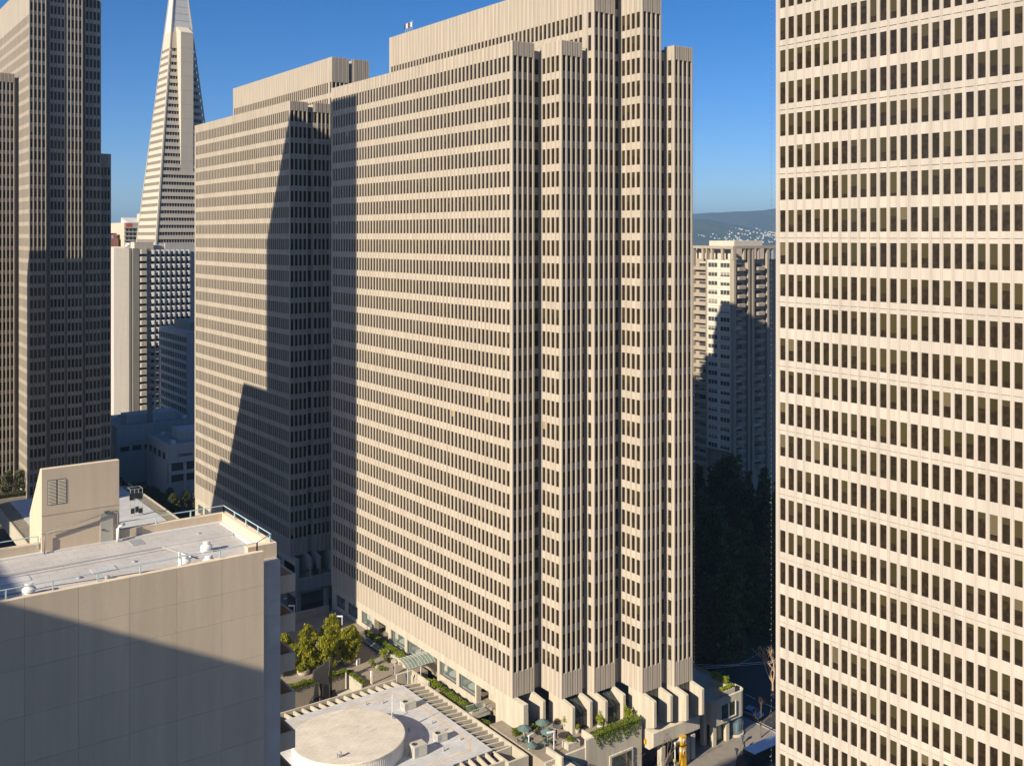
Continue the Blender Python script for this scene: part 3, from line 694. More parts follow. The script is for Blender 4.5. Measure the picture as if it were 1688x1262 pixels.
for r in range(23):
    z = z_top - 2.55 - r * CF
    for y in (cv0 + 1.6, cv0 + 6.9):
        if z > 18.2:
            w = inst(AW, 'window_pane', apt, (cu0 - .02, y, z + .2)); inst(AS, 'window_sill', w, (0, 0, 0)); inst(AM, 'window_mullion', w, (0, 0, 0))
    MB().box(cu0 - .04, cu0 + .02, cv0 + 1.4, vw, z - .75, z - .65).build('joint', 'grey_concrete', apt)
    zb = z - .9
    inst(BALC, 'balcony', apt, (cu0 + 1.6, cv0 + 1.1, zb)); inst(DOOR, 'balcony_door', apt, (cu0 + 2.1, cv0 + 1.16, zb + 1.12))
    inst(BALC, 'balcony', apt, (cu0 + 11.0, cv0 + 1.1, zb)); inst(DOOR, 'balcony_door', apt, (cu0 + 11.5, cv0 + 1.16, zb + 1.12))
    inst(BALS, 'balcony', apt, (cu0 + 1.3, vw + .6, zb)); inst(DOORL, 'balcony_door', apt, (cu0 + 1.17, vw + 1.4, zb + 1.12))
for x in (cu0 + .2, cu0 + 7.0, cu0 + 9.0, cu0 + 16.4): MB().box(x, x + 1.0, cv0 - .1, cv0 + 1.3, 0, cz).build('pier', 'flats_concrete', apt)
for y in (vw + .1, vw + 6.2): MB().box(cu0 - .1, cu0 + 1.3, y, y + .5, 0, cz).build('pier', 'flats_concrete', apt)
MB().box(cu0 - .2, cu0 + 1.0, cv0, vw + 7, cz - .9, cz).build('crown_beam', 'flats_concrete', apt)
MB().box(cu0 + 1.0, cu0 + 24, cv0 - .2, cv0 + .9, cz - .9, cz + .02).build('crown_beam', 'flats_concrete', apt)
for y in (cv0 + .1, cv0 + 4.5, cv0 + 9, cv0 + 13): MB().box(cu0 - .1, cu0 + .8, y, y + .8, cz - 4.5, cz - .9).build('crown_post', 'flats_concrete', apt)
for x in (cu0 + 5, cu0 + 12, cu0 + 19): MB().box(x, x + .8, cv0 - .1, cv0 + .8, cz - 4.5, cz - .9).build('crown_post', 'flats_concrete', apt)
MB().box(cu0 + 3, cu0 + 22, cv0 + 4, cv0 + 28, cz - 4.5, cz - .5).build('penthouse', 'white_concrete', apt)
MB().box(cu0 + 6, cu0 + 20, cv0 + 5, cv0 + 16, cz - .5, cz + 1.6).build('roof_box', 'white_concrete', apt)

# ------------------------------------------------------------ hotel in the left foreground
hy = thing('hotel_building', 'beige concrete hotel wall in the left foreground with a flat white roof', 'hotel')
HX1, HV, HZ = -68.7, -64.3, 65.6
xs = [-96.0, -92.9, -89.8, -86.7, -84.23, -81.08, -77.92, -74.84, -71.73, HX1]
zs = [HZ, 63.2, 61.25, 58.3, 55.35, 52.4, 49.45, 46.5, 43.55, 40.6, 37.6, 34.6, 31.6]
for i in range(len(xs) - 1):
    for j in range(len(zs) - 1):
        MB().box(xs[i] + .008, xs[i + 1] - (.008 if i < len(xs) - 2 else 0), HV, HV + .35, zs[j + 1] + .008, zs[j] - (.008 if j else 0)).build('wall_panel', 'hyatt_concrete', hy)
MB().box(-96, HX1 - .02, HV + .05, HV + .6, 0, HZ - .05).build('wall', 'hyatt_concrete', hy)
MB().box(HX1 - .6, -67.12, -62.85, -62.2, 0, HZ).build('corner_wall', 'hyatt_concrete', hy)
MB().box(-96, -67.2, HV + .6, -53.1, 0, 64.55).build('roof', 'hyatt_roof', hy)
MB().box(-67.6, -67.13, -62.2, -53.0, 0, HZ - .01).build('side_wall', 'hyatt_concrete', hy)
MB().box(-96, -67.13, -53.0, -52.5, 0, HZ).build('rear_parapet', 'hyatt_concrete', hy)
MB().box(-96, -67.62, -53.3, -53.01, 64.56, 65.0).build('roof_curb', 'white_metal', hy)
MB().box(-67.9, -67.61, -62.1, -53.3, 64.56, 64.95).build('roof_curb', 'white_metal', hy)
MB().prism([(-62.2, 64.5), (-62.2, 64.62), (-56.6, 64.72), (-56.5, 64.9), (-53.35, 64.9), (-53.35, 64.5)], 'x', -96, -68.0).build('roof_step', 'hyatt_roof', hy)
# penthouse with sloped back
MB().prism([(-53.2, 64.4), (-53.2, 71.0), (-52.7, 71.0), (-48.9, 66.9), (-48.9, 50.0), (-53.2, 50.0)], 'x', -81.1, -75.65).build('stair_penthouse', 'hyatt_concrete', hy, bevel=.03)
for z in (66.3, 67.6): MB().box(-81.1, -75.65, -53.215, -53.1, z, z + .03).build('joint', 'grey_concrete', hy)
lv = MB().box(-80.7, -79.42, -53.212, -53.15, 68.35, 70.15).build('louvre_frame', 'black_paint', hy)
for q in range(17):
    for x0, x1 in ((-80.68, -80.1), (-80.02, -79.44)):
        MB().prism([(-53.25, 68.39 + q * .103), (-53.205, 68.45 + q * .103), (-53.205, 68.42 + q * .103)], 'x', x0, x1).build('louvre_slat', 'louvre', lv)
d = MB().box(-77.05, -76.1, -53.27, -53.18, 64.92, 67.05).build('door', 'door_grey', hy, bevel=.01)
MB().box(-76.95, -76.75, -53.36, -53.27, 65.9, 65.96).build('handle', 'black_paint', d)
MB().box(-76.75, -76.4, -53.45, -53.2, 67.1, 67.28).build('door_lamp', 'green_iron', hy)
MB().tube([(-80.95, -53.4, 64.7), (-80.95, -53.4, 66.2), (-80.8, -53.4, 66.4), (-76.1, -53.4, 67.25), (-75.85, -53.4, 67.2), (-75.8, -53.4, 66.9), (-75.8, -53.4, 65.4)], .06, 8).build('pipe', 'pipe_grey', hy, smooth=True)
MB().tube([(-75.85, -53.5, 64.9), (-75.85, -53.5, 65.9), (-75.75, -53.45, 66.05), (-75.3, -53.4, 66.1)], .11, 10).build('standpipe', 'white_metal', hy, smooth=True)
MB().tube([(-95, -57.3, 64.95), (-73.6, -57.0, 64.95), (-73.0, -58.9, 64.95)], .05, 6).build('roof_pipe', 'steel_grey', hy)
MB().tube([(-73.0, -58.9, 64.95), (-72.6, -60.4, 64.95)], .05, 6).build('roof_pipe', 'white_metal', hy)
MB().box(-73.35, -73.2, -60.1, -59.95, 64.6, 65.35).build('roof_post', 'white_metal', hy)
MB().box(-75.2, -74.3, -55.3, -53.8, 64.9, 64.93).build('roof_grating', 'steel_grey', hy)
# railings
def rail(pts, step=2.6, h=.55, base=HZ, parent=None):
    for a, b in zip(pts[:-1], pts[1:]):
        n = max(1, int(round((Vector(b) - Vector(a)).length / step)))
        mb = MB().tube([(a[0], a[1], base + h), (b[0], b[1], base + h)], .035, 6); mb.build('top_rail', 'mint_rail', parent)
        for k in range(n + 1):
            p = Vector(a).lerp(Vector(b), k / n); MB().box(p[0] - .04, p[0] + .04, p[1] - .04, p[1] + .04, base - .35, base + h).build('rail_post', 'mint_rail', parent)
rl = thing('roof_railing', 'pale blue pipe railing along the near roof edge of the hotel', 'railing')
rail([(-96, HV + .5), (-69.0, HV + .5), (-67.5, -62.5)], parent=rl)
rl2 = thing('roof_railing', 'pale blue pipe railing along the far and right roof edge of the hotel', 'railing')
rail([(-67.4, -62.4), (-67.4, -52.8), (-75.5, -52.8)], parent=rl2)
rl3 = thing('roof_railing', 'short pale blue railing left of the louvred penthouse', 'railing')
rail([(-81.3, -53.0), (-95, -53.0)], parent=rl3)
for (x, y, lab) in ((-71.0, -59.1, 'mushroom roof vent with the longest shadow near the roof corner'), (-73.4, -61.5, 'mushroom roof vent behind the railing left of the corner vent'), (-72.0, -62.4, 'mushroom roof vent half hidden by the roof edge below the corner vent'), (-83.4, -61.2, 'mushroom roof vent at the far left of the hotel roof')):
    t = thing('roof_vent', lab, 'roof vent', (x, y, 64.6), group='mushroom vents on the hotel roof'); t.scale = (.85, .85, .85)
    MB().box(-.42, .42, -.42, .42, 0, .28).build('base', 'white_metal', t)
    MB().lathe(0, 0, [(.36, .28), (.36, .42), (.52, .45), (.50, .62), (.30, .78), (.30, .9), (.33, .92), (.28, 1.02)], 20).build('hood', 'steel_grey' if False else 'white_metal', t, smooth=False)
for k in range(8):
    z = 62.75 - k * 2.92
    bl = MB(); x0, x1, y0, y1 = -67.12, -65.33, -62.1, -56.5
    bl.box(x0, x1, y0, y0 + .16, z - 1.28, z); bl.box(x1 - .16, x1, y0 + .16, y1, z - 1.28, z); bl.box(x0, x1, y1 - .16, y1, z - 1.28, z - .01)
    b_ = bl.build('balcony', 'hyatt_concrete', hy); MB().box(x0, x1 - .1, y0 + .1, y1, z - 1.27, z - 1.1).build('balcony_floor', 'tile_brown', b_)

# ------------------------------------------------------------ plaza level around the main tower
structure(MB().box(-58, -12.9, 34.0, 64, 0, 8.0), 'plaza', 'paving', 'sunlit paved plaza at the foot of the middle tower', 'plaza')
structure(MB().box(-12.9, .02, 26.4, 64, 0, 8.003), 'plaza', 'paving', 'paved plaza strip beside the glass canopy', 'plaza')
structure(MB().box(-58, -12.9, 26.4, 34.0, 0, 4.0), 'sunken_court', 'grey_concrete', 'sunken court in which the black sculpture stands', 'court')
structure(MB().box(-3.6, .02, -9.2, 26.4, 0, 4.6), 'alley', 'grey_concrete', 'shaded walkway between pergola and tower base', 'walkway')
structure(MB().box(-2.4, 17.2, -11.5, 3, 0, 8.0), 'terrace', 'paving', 'paved terrace with umbrellas in front of the tower entrances', 'terrace')
par = thing('parapet_wall', 'concrete parapet at the far edge of the plaza', 'wall')
MB().box(-24, -2, 63.3, 64, 8, 9.4).build('wall', 'grey_concrete', par)
# pavilion with pergolas
def pavilion(label, x0, x1, y0, y1, zt, sides):
    t = thing('pavilion', label, 'building')
    MB().box(x0, x1, y0, y1, 0, zt - .12).build('wall', 'base_concrete', t)
    MB().box(x0 - .15, x1 + .15, y0 - .15, y1 + .15, zt - .12, zt).build('roof', 'white_roof', t)
    SL = {}
    for side in sides:
        if side in 'RL':
            a, b = (x1 + .15, x1 + 3.6) if side == 'R' else (x0 - 3.6, x0 - .15)
            n = int((y1 - y0) / 1.5)
            key = round(b - a, 2)
            if key not in SL: SL[key] = MB().prism([(0, -1.0), (key, -1.25), (key, -.45), (0, -.05)], 'y', 0, .28).mesh('pergola_beam', 'base_concrete')
            for k in range(n + 1):
                inst(SL[key], 'pergola_beam', t, (a if side == 'R' else b, y0 + .1 + k * (y1 - y0 - .5) / n + (0 if side == 'R' else .28), zt), 0 if side == 'R' else math.pi)
            o0, o1 = (b, b + .35) if side == 'R' else (a - .35, a)
            MB().box(o0, o1, y0 - 4.0, y1 + 3.4, 4.2, zt - .25).build('pergola_edge', 'base_concrete', t)
        if side == 'B':
            n = int((x1 - x0) / 1.55)
            sl_ = MB().prism([(0, -1.0), (3.0, -1.25), (3.0, -.45), (0, -.05)], 'x', 0, .28).mesh('pergola_beam', 'base_concrete')
            for k in range(n + 1): inst(sl_, 'pergola_beam', t, (x0 + .1 + k * (x1 - x0 - .5) / n, y1 + .15, zt))
            MB().box(x0, x1 + 3.6, y1 + 3.15, y1 + 3.4, 4.0, zt - .25).build('pergola_edge', 'base_concrete', t)
    return t
pv1 = pavilion('flat white roof pavilion with concrete pergola beams around the round drum', -58, -7.3, -4.5, 23.2, 8.45, 'RB')
ln = MB()
for x0, x1, y0, y1 in ((-52, -10.0, 20.9, 21.15), (-8.9, -8.65, -.9, 19.6), (-52, -10.2, -3.0, -2.75)): ln.box(x0, x1, y0, y1, 8.44, 8.458)
ln.prism([(-10.0, 20.9), (-10.0, 21.15), (-8.65, 19.6), (-8.9, 19.6)], 'z', 8.44, 8.458); ln.prism([(-10.2, -3.0), (-10.2, -2.75), (-8.9, -.9), (-8.65, -.9)], 'z', 8.44, 8.458)
ln.build('painted_line', 'yellow_line', pv1)
# corner planter of the pergola
for a in ((-7.2, -3.4, -8.9, -8.55, 5.0, 8.2), (-7.2, -6.85, -8.55, -4.7, 5, 8.2), (-7.2, -3.8, -5.0, -4.7, 5, 8.1)): MB().box(*a).build('planter_wall', 'base_concrete', pv1)
MB().box(-6.85, -3.7, -8.55, -5.0, 5, 6.6).build('planter_floor', 'grey_concrete', pv1)
sl2 = MB().prism([(0, -1.0), (-3.0, -1.25), (-3.0, -.45), (0, -.05)], 'x', 0, .28).mesh('pergola_beam', 'base_concrete')
for k in range(22): inst(sl2, 'pergola_beam', pv1, (-8.6 - k * 1.55, -4.65, 8.45))
MB().box(-45, -7.2, -8.0, -7.65, 4.2, 8.2).build('pergola_edge', 'base_concrete', pv1)
dr = thing('roof_drum', 'round cream drum standing on the white pavilion roof', 'roof drum')
dc = (-25.5, 7.9); DRr = 8.7
MB().lathe(dc[0], dc[1], [(DRr - .1, 8.46), (DRr - .1, 10.85)], 72).build('wall', 'drum_wall', dr)
MB().lathe(dc[0], dc[1], [(DRr, 10.8), (DRr + .02, 11.0), (DRr - .1, 11.06), (.05, 11.14)], 72).build('roof', 'drum_roof', dr)
sm = MB()
for k in range(150):
    a = 2 * math.pi * k / 150; x, y = dc[0] + DRr * math.cos(a) - .1 * math.cos(a), dc[1] + (DRr - .1) * math.sin(a)
    sm.box(x - .03, x + .03, y - .03, y + .03, 8.5, 10.8)
sm.build('seams', 'drum_wall', dr, kind='stuff')
an = thing('roof_antenna', 'thin antenna mast near the middle of the drum roof', 'antenna', (-24.8, 6.2, 11.12))
MB().tube([(0, 0, 0), (0, 0, 1.75)], .03, 6).build('mast', 'steel_grey', an); MB().tube([(-.35, 0, 1.7), (.35, .1, 1.72)], .025, 5).build('crossbar', 'steel_grey', an)
mp = thing('roof_mast', 'taller white mast at the right rim of the drum roof', 'mast', (-17.6, 8.3, 11.1))
MB().tube([(0, 0, 0), (0, 0, 4.0)], .06, 6).build('pole', 'white_metal', mp); MB().box(-.12, .12, -.12, .12, .2, 1.1).build('box', 'steel_grey', mp)
fl_ = thing('roof_floodlights', 'pair of floodlights on a bracket at the front of the drum roof', 'floodlight', (-29.8, 2.6, 11.1))
MB().box(-.35, -.15, -.2, .2, .25, .6).build('lamp', 'steel_grey', fl_); MB().box(.2, .45, -.2, .2, .2, .75).build('lamp', 'steel_grey', fl_); MB().tube([(-.25, 0, 0), (-.25, 0, .4), (.3, 0, .4), (.3, 0, 0)], .04).build('bracket', 'dark_metal', fl_)
for (x, y, sx, sy, sz, lab) in ((-10.8, 15.0, 2.3, 1.5, 1.25, 'rooftop air conditioner near the far end of the pavilion roof'), (-12.2, 2.6, 1.9, 1.4, 1.3, 'smallest rooftop air conditioner on the yellow roof line'), (-17.3, 0.9, 2.3, 1.8, 1.75, 'biggest rooftop air conditioner next to the drum')):
    t = thing('air_conditioner', lab, 'air conditioner', (x, y, 8.46), group='air conditioners on the pavilion roof')
    MB().box(-sx / 2, sx / 2, -sy / 2, sy / 2, .12, sz).build('casing', 'unit_beige', t, bevel=.03)
    MB().box(-sx / 2 + .1, sx / 2 - .1, -sy / 2 + .1, sy / 2 - .1, 0, .12).build('curb', 'white_metal', t)
    MB().lathe(-sx / 4, 0, [(.38, sz), (.40, sz + .07), (.33, sz + .07), (.30, sz + .01)], 16).build('fan_guard', 'dark_metal', t)
    MB().box(-sx / 2 + .12, -sx / 2 + .75, -sy / 2 - .012, -sy / 2 + .01, .3, sz - .15).build('grille', 'steel_grey', t)
    MB().box(-sx / 2 - .012, -sx / 2 + .01, -sy / 2 + .2, sy / 2 - .2, .3, sz - .15).build('grille', 'steel_grey', t)
for x, y, h_ in ((-13.5, 19.0, .5), (-14.6, 8.2, .35), (-10.4, 8.0, .4), (-13.6, -.6, .5), (-9.6, .8, .3), (-16.0, 20.2, .35), (-31, 20.0, .5), (-36.5, 15, .4), (-10.0, 4.8, .3)): MB().lathe(x, y, [(.12, 8.44), (.12, 8.45 + h_), (.16, 8.47 + h_), (.1, 8.55 + h_)], 10).build('vent_pipe', 'steel_grey', pv1)
MB().tube([(-17.2, 12.6, 8.5), (-12, 13.4, 8.5), (-11.6, 14.2, 8.5)], .03, 5).build('conduit', 'steel_grey', pv1); MB().tube([(-15.8, 2.0, 8.5), (-13.2, 2.3, 8.5)], .03, 5).build('conduit', 'steel_grey', pv1)
for x, y in ((-76, -58.4), (-80, -59.6), (-70.2, -55.0), (-78.5, -61.0), (-86, -56)): MB().lathe(x, y, [(.16, 64.6), (.16, 64.75 + .1 * (x % 2)), (.1, 64.8 + .1 * (x % 2))], 10).build('vent_pipe', 'steel_grey', hy)
MB().tube([(-92, -60.6, 64.66), (-82, -60.2, 64.68), (-76, -60.9, 64.68), (-73.6, -61.3, 64.7)], .025, 5).build('cable', 'dark_metal', hy)
for x, y, w_ in ((-79.0, -59.4, 1.6), (-74.4, -56.0, 1.1), (-84.6, -58.2, 1.9)): MB().box(x, x + w_, y, y + w_ * .7, 64.70, 64.735).build('roof_patch', 'white_roof', hy)
# second pavilion further back
pv2 = pavilion('shaded flat roof pavilion with pergolas between the rear tower and the left tower', -40.5, -9.0, 150, 200, 8.45, 'RL')
sf = thing('roof_sign_frame', 'dark lattice sign frame on the shaded pavilion roof', 'sign frame', (-14.4, 161.5, 8.46))
fr = MB()
for x in (-1.6, -.5, .6, 1.7): fr.tube([(x, 0, 0), (x, 0, 7.6)], .08, 5)
for z in (2.4, 4.6, 7.6): fr.tube([(-1.6, 0, z), (1.7, 0, z)], .07, 5)
fr.tube([(-1.6, 0, 7.6), (-1.6, 3, 7.6), (1.7, 3, 7.6), (1.7, 0, 7.6)], .07, 5); fr.build('lattice', 'steel_grey', sf)
for x0, x1, z0, z1 in ((-1.9, -.7, 4.7, 6.6), (-.6, .5, 4.9, 6.4), (.6, 1.6, 4.7, 6.1), (-1.5, -.6, .8, 2.2), (-.3, .5, 1.0, 2.6), (.7, 1.7, .6, 2.0)): MB().box(x0, x1, -.2, .1, z0, z1).build('panel', 'black_paint', sf)
# ------------------------------------------------------------ vegetation helpers
def leaf_mesh(name, pts, size, mat, rng, droop=0):
    n = len(pts); pts = np.asarray(pts)
    a = rng.normal(size=(n, 3)); a /= np.linalg.norm(a, axis=1)[:, None]
    b = rng.normal(size=(n, 3)); b -= (a * b).sum(1)[:, None] * a; b /= np.linalg.norm(b, axis=1)[:, None]
    if droop: a[:, 2] -= droop; a /= np.linalg.norm(a, axis=1)[:, None]
    sz = size * rng.uniform(.6, 1.3, n)[:, None]
    v = np.stack([pts - a * sz, pts + b * sz * .45, pts + a * sz, pts - b * sz * .45], 1).reshape(-1, 3)
    me = bpy.data.meshes.new(name); me.from_pydata(v.tolist(), [], np.arange(4 * n).reshape(-1, 4).tolist())
    me.materials.append(MATS[mat]); me.update(); return me
def crown_points(rng, blobs, n):
    out = []; tot = sum(r[0] * r[1] * r[2] for _, r in blobs)
    for c, r in blobs:
        k = max(8, int(n * r[0] * r[1] * r[2] / tot))
        d = rng.normal(size=(k, 3)); d /= np.linalg.norm(d, axis=1)[:, None]
        rad = rng.uniform(.2, 1.0, k) ** .55 * np.where(rng.uniform(0, 1, k) < .16, 1.55, 1.0)
        out.append(np.array(c) + d * rad[:, None] * np.array(r))
    return np.concatenate(out)
def make_tree(kind, h, cr, leafmat_, leafsize, nleaf, seed, trunk_h=.3, conical=False, droop=0, barkmat='bark', nblob=26, bs=1.0):
    rng = np.random.default_rng(seed); blobs = []
    for k in range(nblob):
        t = rng.uniform(0, 1)
        z = h * (trunk_h + (1 - trunk_h) * t) - .05 * h
        rr = cr * ((1 - t) ** .8 * .95 + .12 if conical else math.sqrt(max(.05, 1 - (2 * t - .85) ** 2)))
        a = rng.uniform(0, 2 * math.pi); q = rr * rng.uniform(.25, .85 if bs == 1 else 1.0)
        s_ = bs * cr * rng.uniform(.20, .42) * (1.15 - .5 * t if conical else 1)
        blobs.append(((q * math.cos(a), q * math.sin(a), z), (s_, s_, s_ * rng.uniform(.8, 1.5 if conical else 1.1))))
    cm = leaf_mesh('crown', crown_points(rng, blobs, nleaf), leafsize, leafmat_, rng, droop)
    tm = MB(); tr = max(.06, h * .016)
    tm.tube([(0, 0, 0), (.02 * h * rng.uniform(-1, 1), .02 * h * rng.uniform(-1, 1), h * .45), (0, 0, h * .85)], tr, 7, tr * .3)
    for (c, r) in blobs[::3]:
        z0 = min(h * .6, c[2] * .65); tm.tube([(0, 0, z0), (c[0] * .5, c[1] * .5, (z0 + c[2]) / 2 + .03 * h), c], tr * .4, 5, tr * .12)
    return cm, tm.mesh('trunk', barkmat)
def tree(name, label, loc, meshes, sc=1, rz=0, group=None):
    t = thing(name, label, 'tree', loc, rz, group); t.scale = (sc, sc, sc)
    inst(meshes[0], 'crown', t, (0, 0, 0)); inst(meshes[1], 'trunk', t, (0, 0, 0)); return t
def hedge_obj(name, label, x0, x1, y0, y1, z0, z1, mat='leaf_hedge', n=None, size=.15, cat='hedge', trail=0):
    rng = np.random.default_rng(int(abs(x0 * 91 + y0 * 57)) + 3)
    n = n or int(900 * ((x1 - x0) * (z1 - z0 + .3) + (y1 - y0) * (z1 - z0) + (x1 - x0) * (y1 - y0)) * .2) + 400
    p = rng.uniform((x0, y0, z0), (x1, y1, z1), (n, 3))
    ctr = ((x0 + x1) / 2, (y0 + y1) / 2); ph_ = np.sin(p[:, 0] * 2.3) * .12 + np.sin(p[:, 1] * 2.9 + 1) * .12
    top = rng.uniform(0, 1, n) < .55; p[top, 2] = z1 + ph_[top] + rng.normal(0, .06, top.sum())
    if trail:
        k = rng.uniform(0, 1, n) < .35; p[k, 1] = y0 - rng.uniform(0, .3, k.sum()); p[k, 2] = z1 - rng.uniform(0, 1, k.sum()) ** 1.5 * trail * (.5 + .5 * np.sin(p[k, 0] * 1.7) ** 2)
    t = thing(name, label, cat)
    inst(leaf_mesh('foliage', p, size, mat, rng), 'foliage', t, (0, 0, 0))
    st = MB()
    for q in range(max(2, int(max(x1 - x0, y1 - y0) / .8))):
        x, y = rng.uniform(x0 + .05, x1 - .05), rng.uniform(y0 + .05, y1 - .05); st.tube([(x, y, z0 - .05), (x + .05, y, z1)], .03, 4)
    st.build('stems', 'bark', t); return t
def pot(label, x, y, z, r, h, mat='pot_clay', cat='planter', group='round concrete planters'):
    t = thing('planter', label, cat, (x, y, z), group=group)
    MB().lathe(0, 0, [(r * .78, 0), (r * .95, h * .35), (r, h * .8), (r, h), (r * .88, h), (r * .85, h * .85)], 20).build('bowl', mat, t)
    MB().lathe(0, 0, [(r * .86, h * .8), (.02, h * .84)], 16).build('soil', 'soil', t); return t

# plaza trees in round pots
PT = [make_tree('plaza', 5.6, 2.6, 'leaf_gold', .22, 6500, 11 + k, .12, droop=1.4, nblob=75, bs=.55) for k in range(3)]
plz = [(-19.1, 38.6, 1.0, 'willowy green tree in the round pot nearest the hotel balconies'), (-15.6, 37.0, 1.02, 'willowy tree just right of the black sculpture'),
       (-10.4, 38.2, 1.0, 'rightmost willowy plaza tree in a pot by the white bollard'), (-20.5, 44.0, .95, 'willowy plaza tree at the back left of the group'),
       (-15.4, 44.5, .95, 'willowy plaza tree in the middle of the back row'), (-10.2, 45.2, 1.05, 'tallest golden plaza tree before the tower corner'),
       (-23.5, 40.5, .9, 'smaller plaza tree partly behind the hotel balconies'), (-12.8, 41.2, .9, 'plaza tree in the centre of the golden group'), (-17.8, 41.0, .85, 'low plaza tree at the left between both rows'), (-7.6, 42.0, .8, 'low plaza tree nearest the tower wall')]
for i, (x, y, s_, lab) in enumerate(plz):
    pot('round concrete planter holding the ' + lab, x, y, 8.0, 1.15, .95)
    tree('plaza_tree', lab, (x, y, 8.7), PT[i % 3], s_, i * 1.3, 'trees on the plaza')
# hedges and small plants on the plaza
hedge_obj('hedge', 'long clipped hedge on the wall above the sunken court', -40, -12.6, 33.6, 34.5, 8.0, 8.75)
hedge_obj('hedge', 'short clipped hedge at the right end of the sunken court', -13.2, -12.3, 27.2, 33.4, 8.0, 8.8)
hedge_obj('hedge', 'hedge along the tower base left of the glass canopy', -2.6, -1.7, 29.5, 46.5, 8.6, 9.5)
hedge_obj('hedge', 'hedge in the long planter right of the glass canopy', -2.3, -1.4, 8.0, 22.0, 7.2, 8.2)
hedge_obj('hedge', 'short dark hedge near the glazed bridge by the pergola', -2.4, -1.2, 1.0, 6.0, 6.4, 7.4)
hedge_obj('hedge', 'low hedge beside the green umbrellas', -1.6, 4.6, -2.9, -2.0, 8.0, 8.9)
hedge_obj('hedge', 'clipped hedge draping over the terrace wall above the street', 7.4, 17.0, -12.0, -10.9, 8.6, 9.5, mat='leaf_hedge', trail=2.6, n=5200)
pw_ = thing('planter_wall', 'long stone seat and planter left of the canopy', 'planter')
MB().box(-2.9, -1.5, 29.4, 46.6, 8.0, 8.75).build('wall', 'base_concrete', pw_); MB().box(-3.7, -3.1, 33, 45, 8.35, 8.5).build('bench_seat', 'grey_concrete', pw_)
for y in (33.5, 38, 42, 44.5): MB().box(-3.6, -3.2, y, y + .4, 8, 8.35).build('bench_leg', 'grey_concrete', pw_)
pw2 = thing('planter_wall', 'long concrete planter running right from the canopy', 'planter')
MB().box(-2.6, -1.2, 7.8, 22.2, 4.6, 7.4).build('wall', 'grey_concrete', pw2)
pw3 = thing('planter_wall', 'concrete planter by the glazed bridge', 'planter')
MB().box(-2.7, -1.0, .8, 6.2, 4.6, 6.6).build('wall', 'grey_concrete', pw3)
def bush(label, x, y, z, r, h, mat='leaf_bright', n=500, size=.16, name='shrub'):
    rng = np.random.default_rng(int(abs(x * 131 + y * 17)) + 5)
    bl = [((rng.uniform(-.5, .5) * r, rng.uniform(-.5, .5) * r, h * rng.uniform(.3, .85)), (r * rng.uniform(.4, .65),) * 2 + (h * rng.uniform(.2, .35),)) for _ in range(8)]
    t = thing(name, label, 'shrub', (x, y, z)); inst(leaf_mesh('foliage', crown_points(rng, bl, n), size, mat, rng), 'foliage', t, (0, 0, 0))
    st = MB()
    for q in range(5): c = bl[q][0]; st.tube([(0, 0, 0), (c[0] * .4, c[1] * .4, c[2] * .5), c], .03, 4)
    st.build('stems', 'bark', t); return t
bush('bright shrub on a stem beside the plaza bench', -4.1, 35.4, 8.0, 1.0, 1.9); bush('thin young shrub in the middle of the plaza paving', -7.4, 34.4, 8, .6, 1.7, 'leaf_hedge', 160)
bush('flat round shrub left of the walking person', -6.6, 31.6, 8, .9, .5, 'leaf_hedge', 300); bush('low shrub at the foot of the thin young shrub', -7.2, 33.9, 8, .8, .5, 'leaf_hedge', 260)
bush('dark bush under the bright shrub by the bench', -4.3, 34.0, 8, .6, 1.0, 'leaf_dark', 260)
bush('bright bushes at the right foot of the glass canopy', -2.6, 21.0, 7.4, 1.5, 1.6, 'leaf_bright', 700)
for x, y, r, lab in ((-6.9, 32.8, .55, 'grey boulder between the flat shrubs'), (-3.2, 33.0, .7, 'pale boulder beside the bench'), (-2.8, 31.2, .6, 'pale boulder nearest the canopy'), (-2.6, 18.6, .8, 'pile of pale boulders right of the canopy')):
    bm = bmesh.new(); bmesh.ops.create_icosphere(bm, subdivisions=2, radius=r)
    for v_ in bm.verts: v_.co *= random.uniform(.8, 1.15); v_.co.z *= .7
    me = bpy.data.meshes.new('boulder'); bm.to_mesh(me); bm.free(); me.materials.append(MATS['rock'])
    o = bpy.data.objects.new('boulder', me); o.location = (x, y, 8.3 if y > 20 else 7.6); put(o, None, lab, 'boulder')
# bollards and sign posts on the plaza
t = thing('bollard', 'short white bollard by the rightmost plaza tree', 'bollard', (-9.4, 36.3, 8)); MB().lathe(0, 0, [(.17, 0), (.17, 1.0), (.12, 1.1)], 12).build('post', 'white_paint', t); MB().lathe(.5, .2, [(.3, 0), (.33, 1.0), (.3, 1.05)], 14).build('bin', 'steel_grey', t)
t = thing('sign_totem', 'white and orange sign totem standing on the plaza', 'sign', (-11.0, 27.6, 8)); MB().box(-.14, .14, -.16, .16, 0, 2.35).build('post', 'white_paint', t); MB().box(-.155, -.14, -.1, .1, .5, 1.3).build('orange_panel', 'sign_yellow', t)
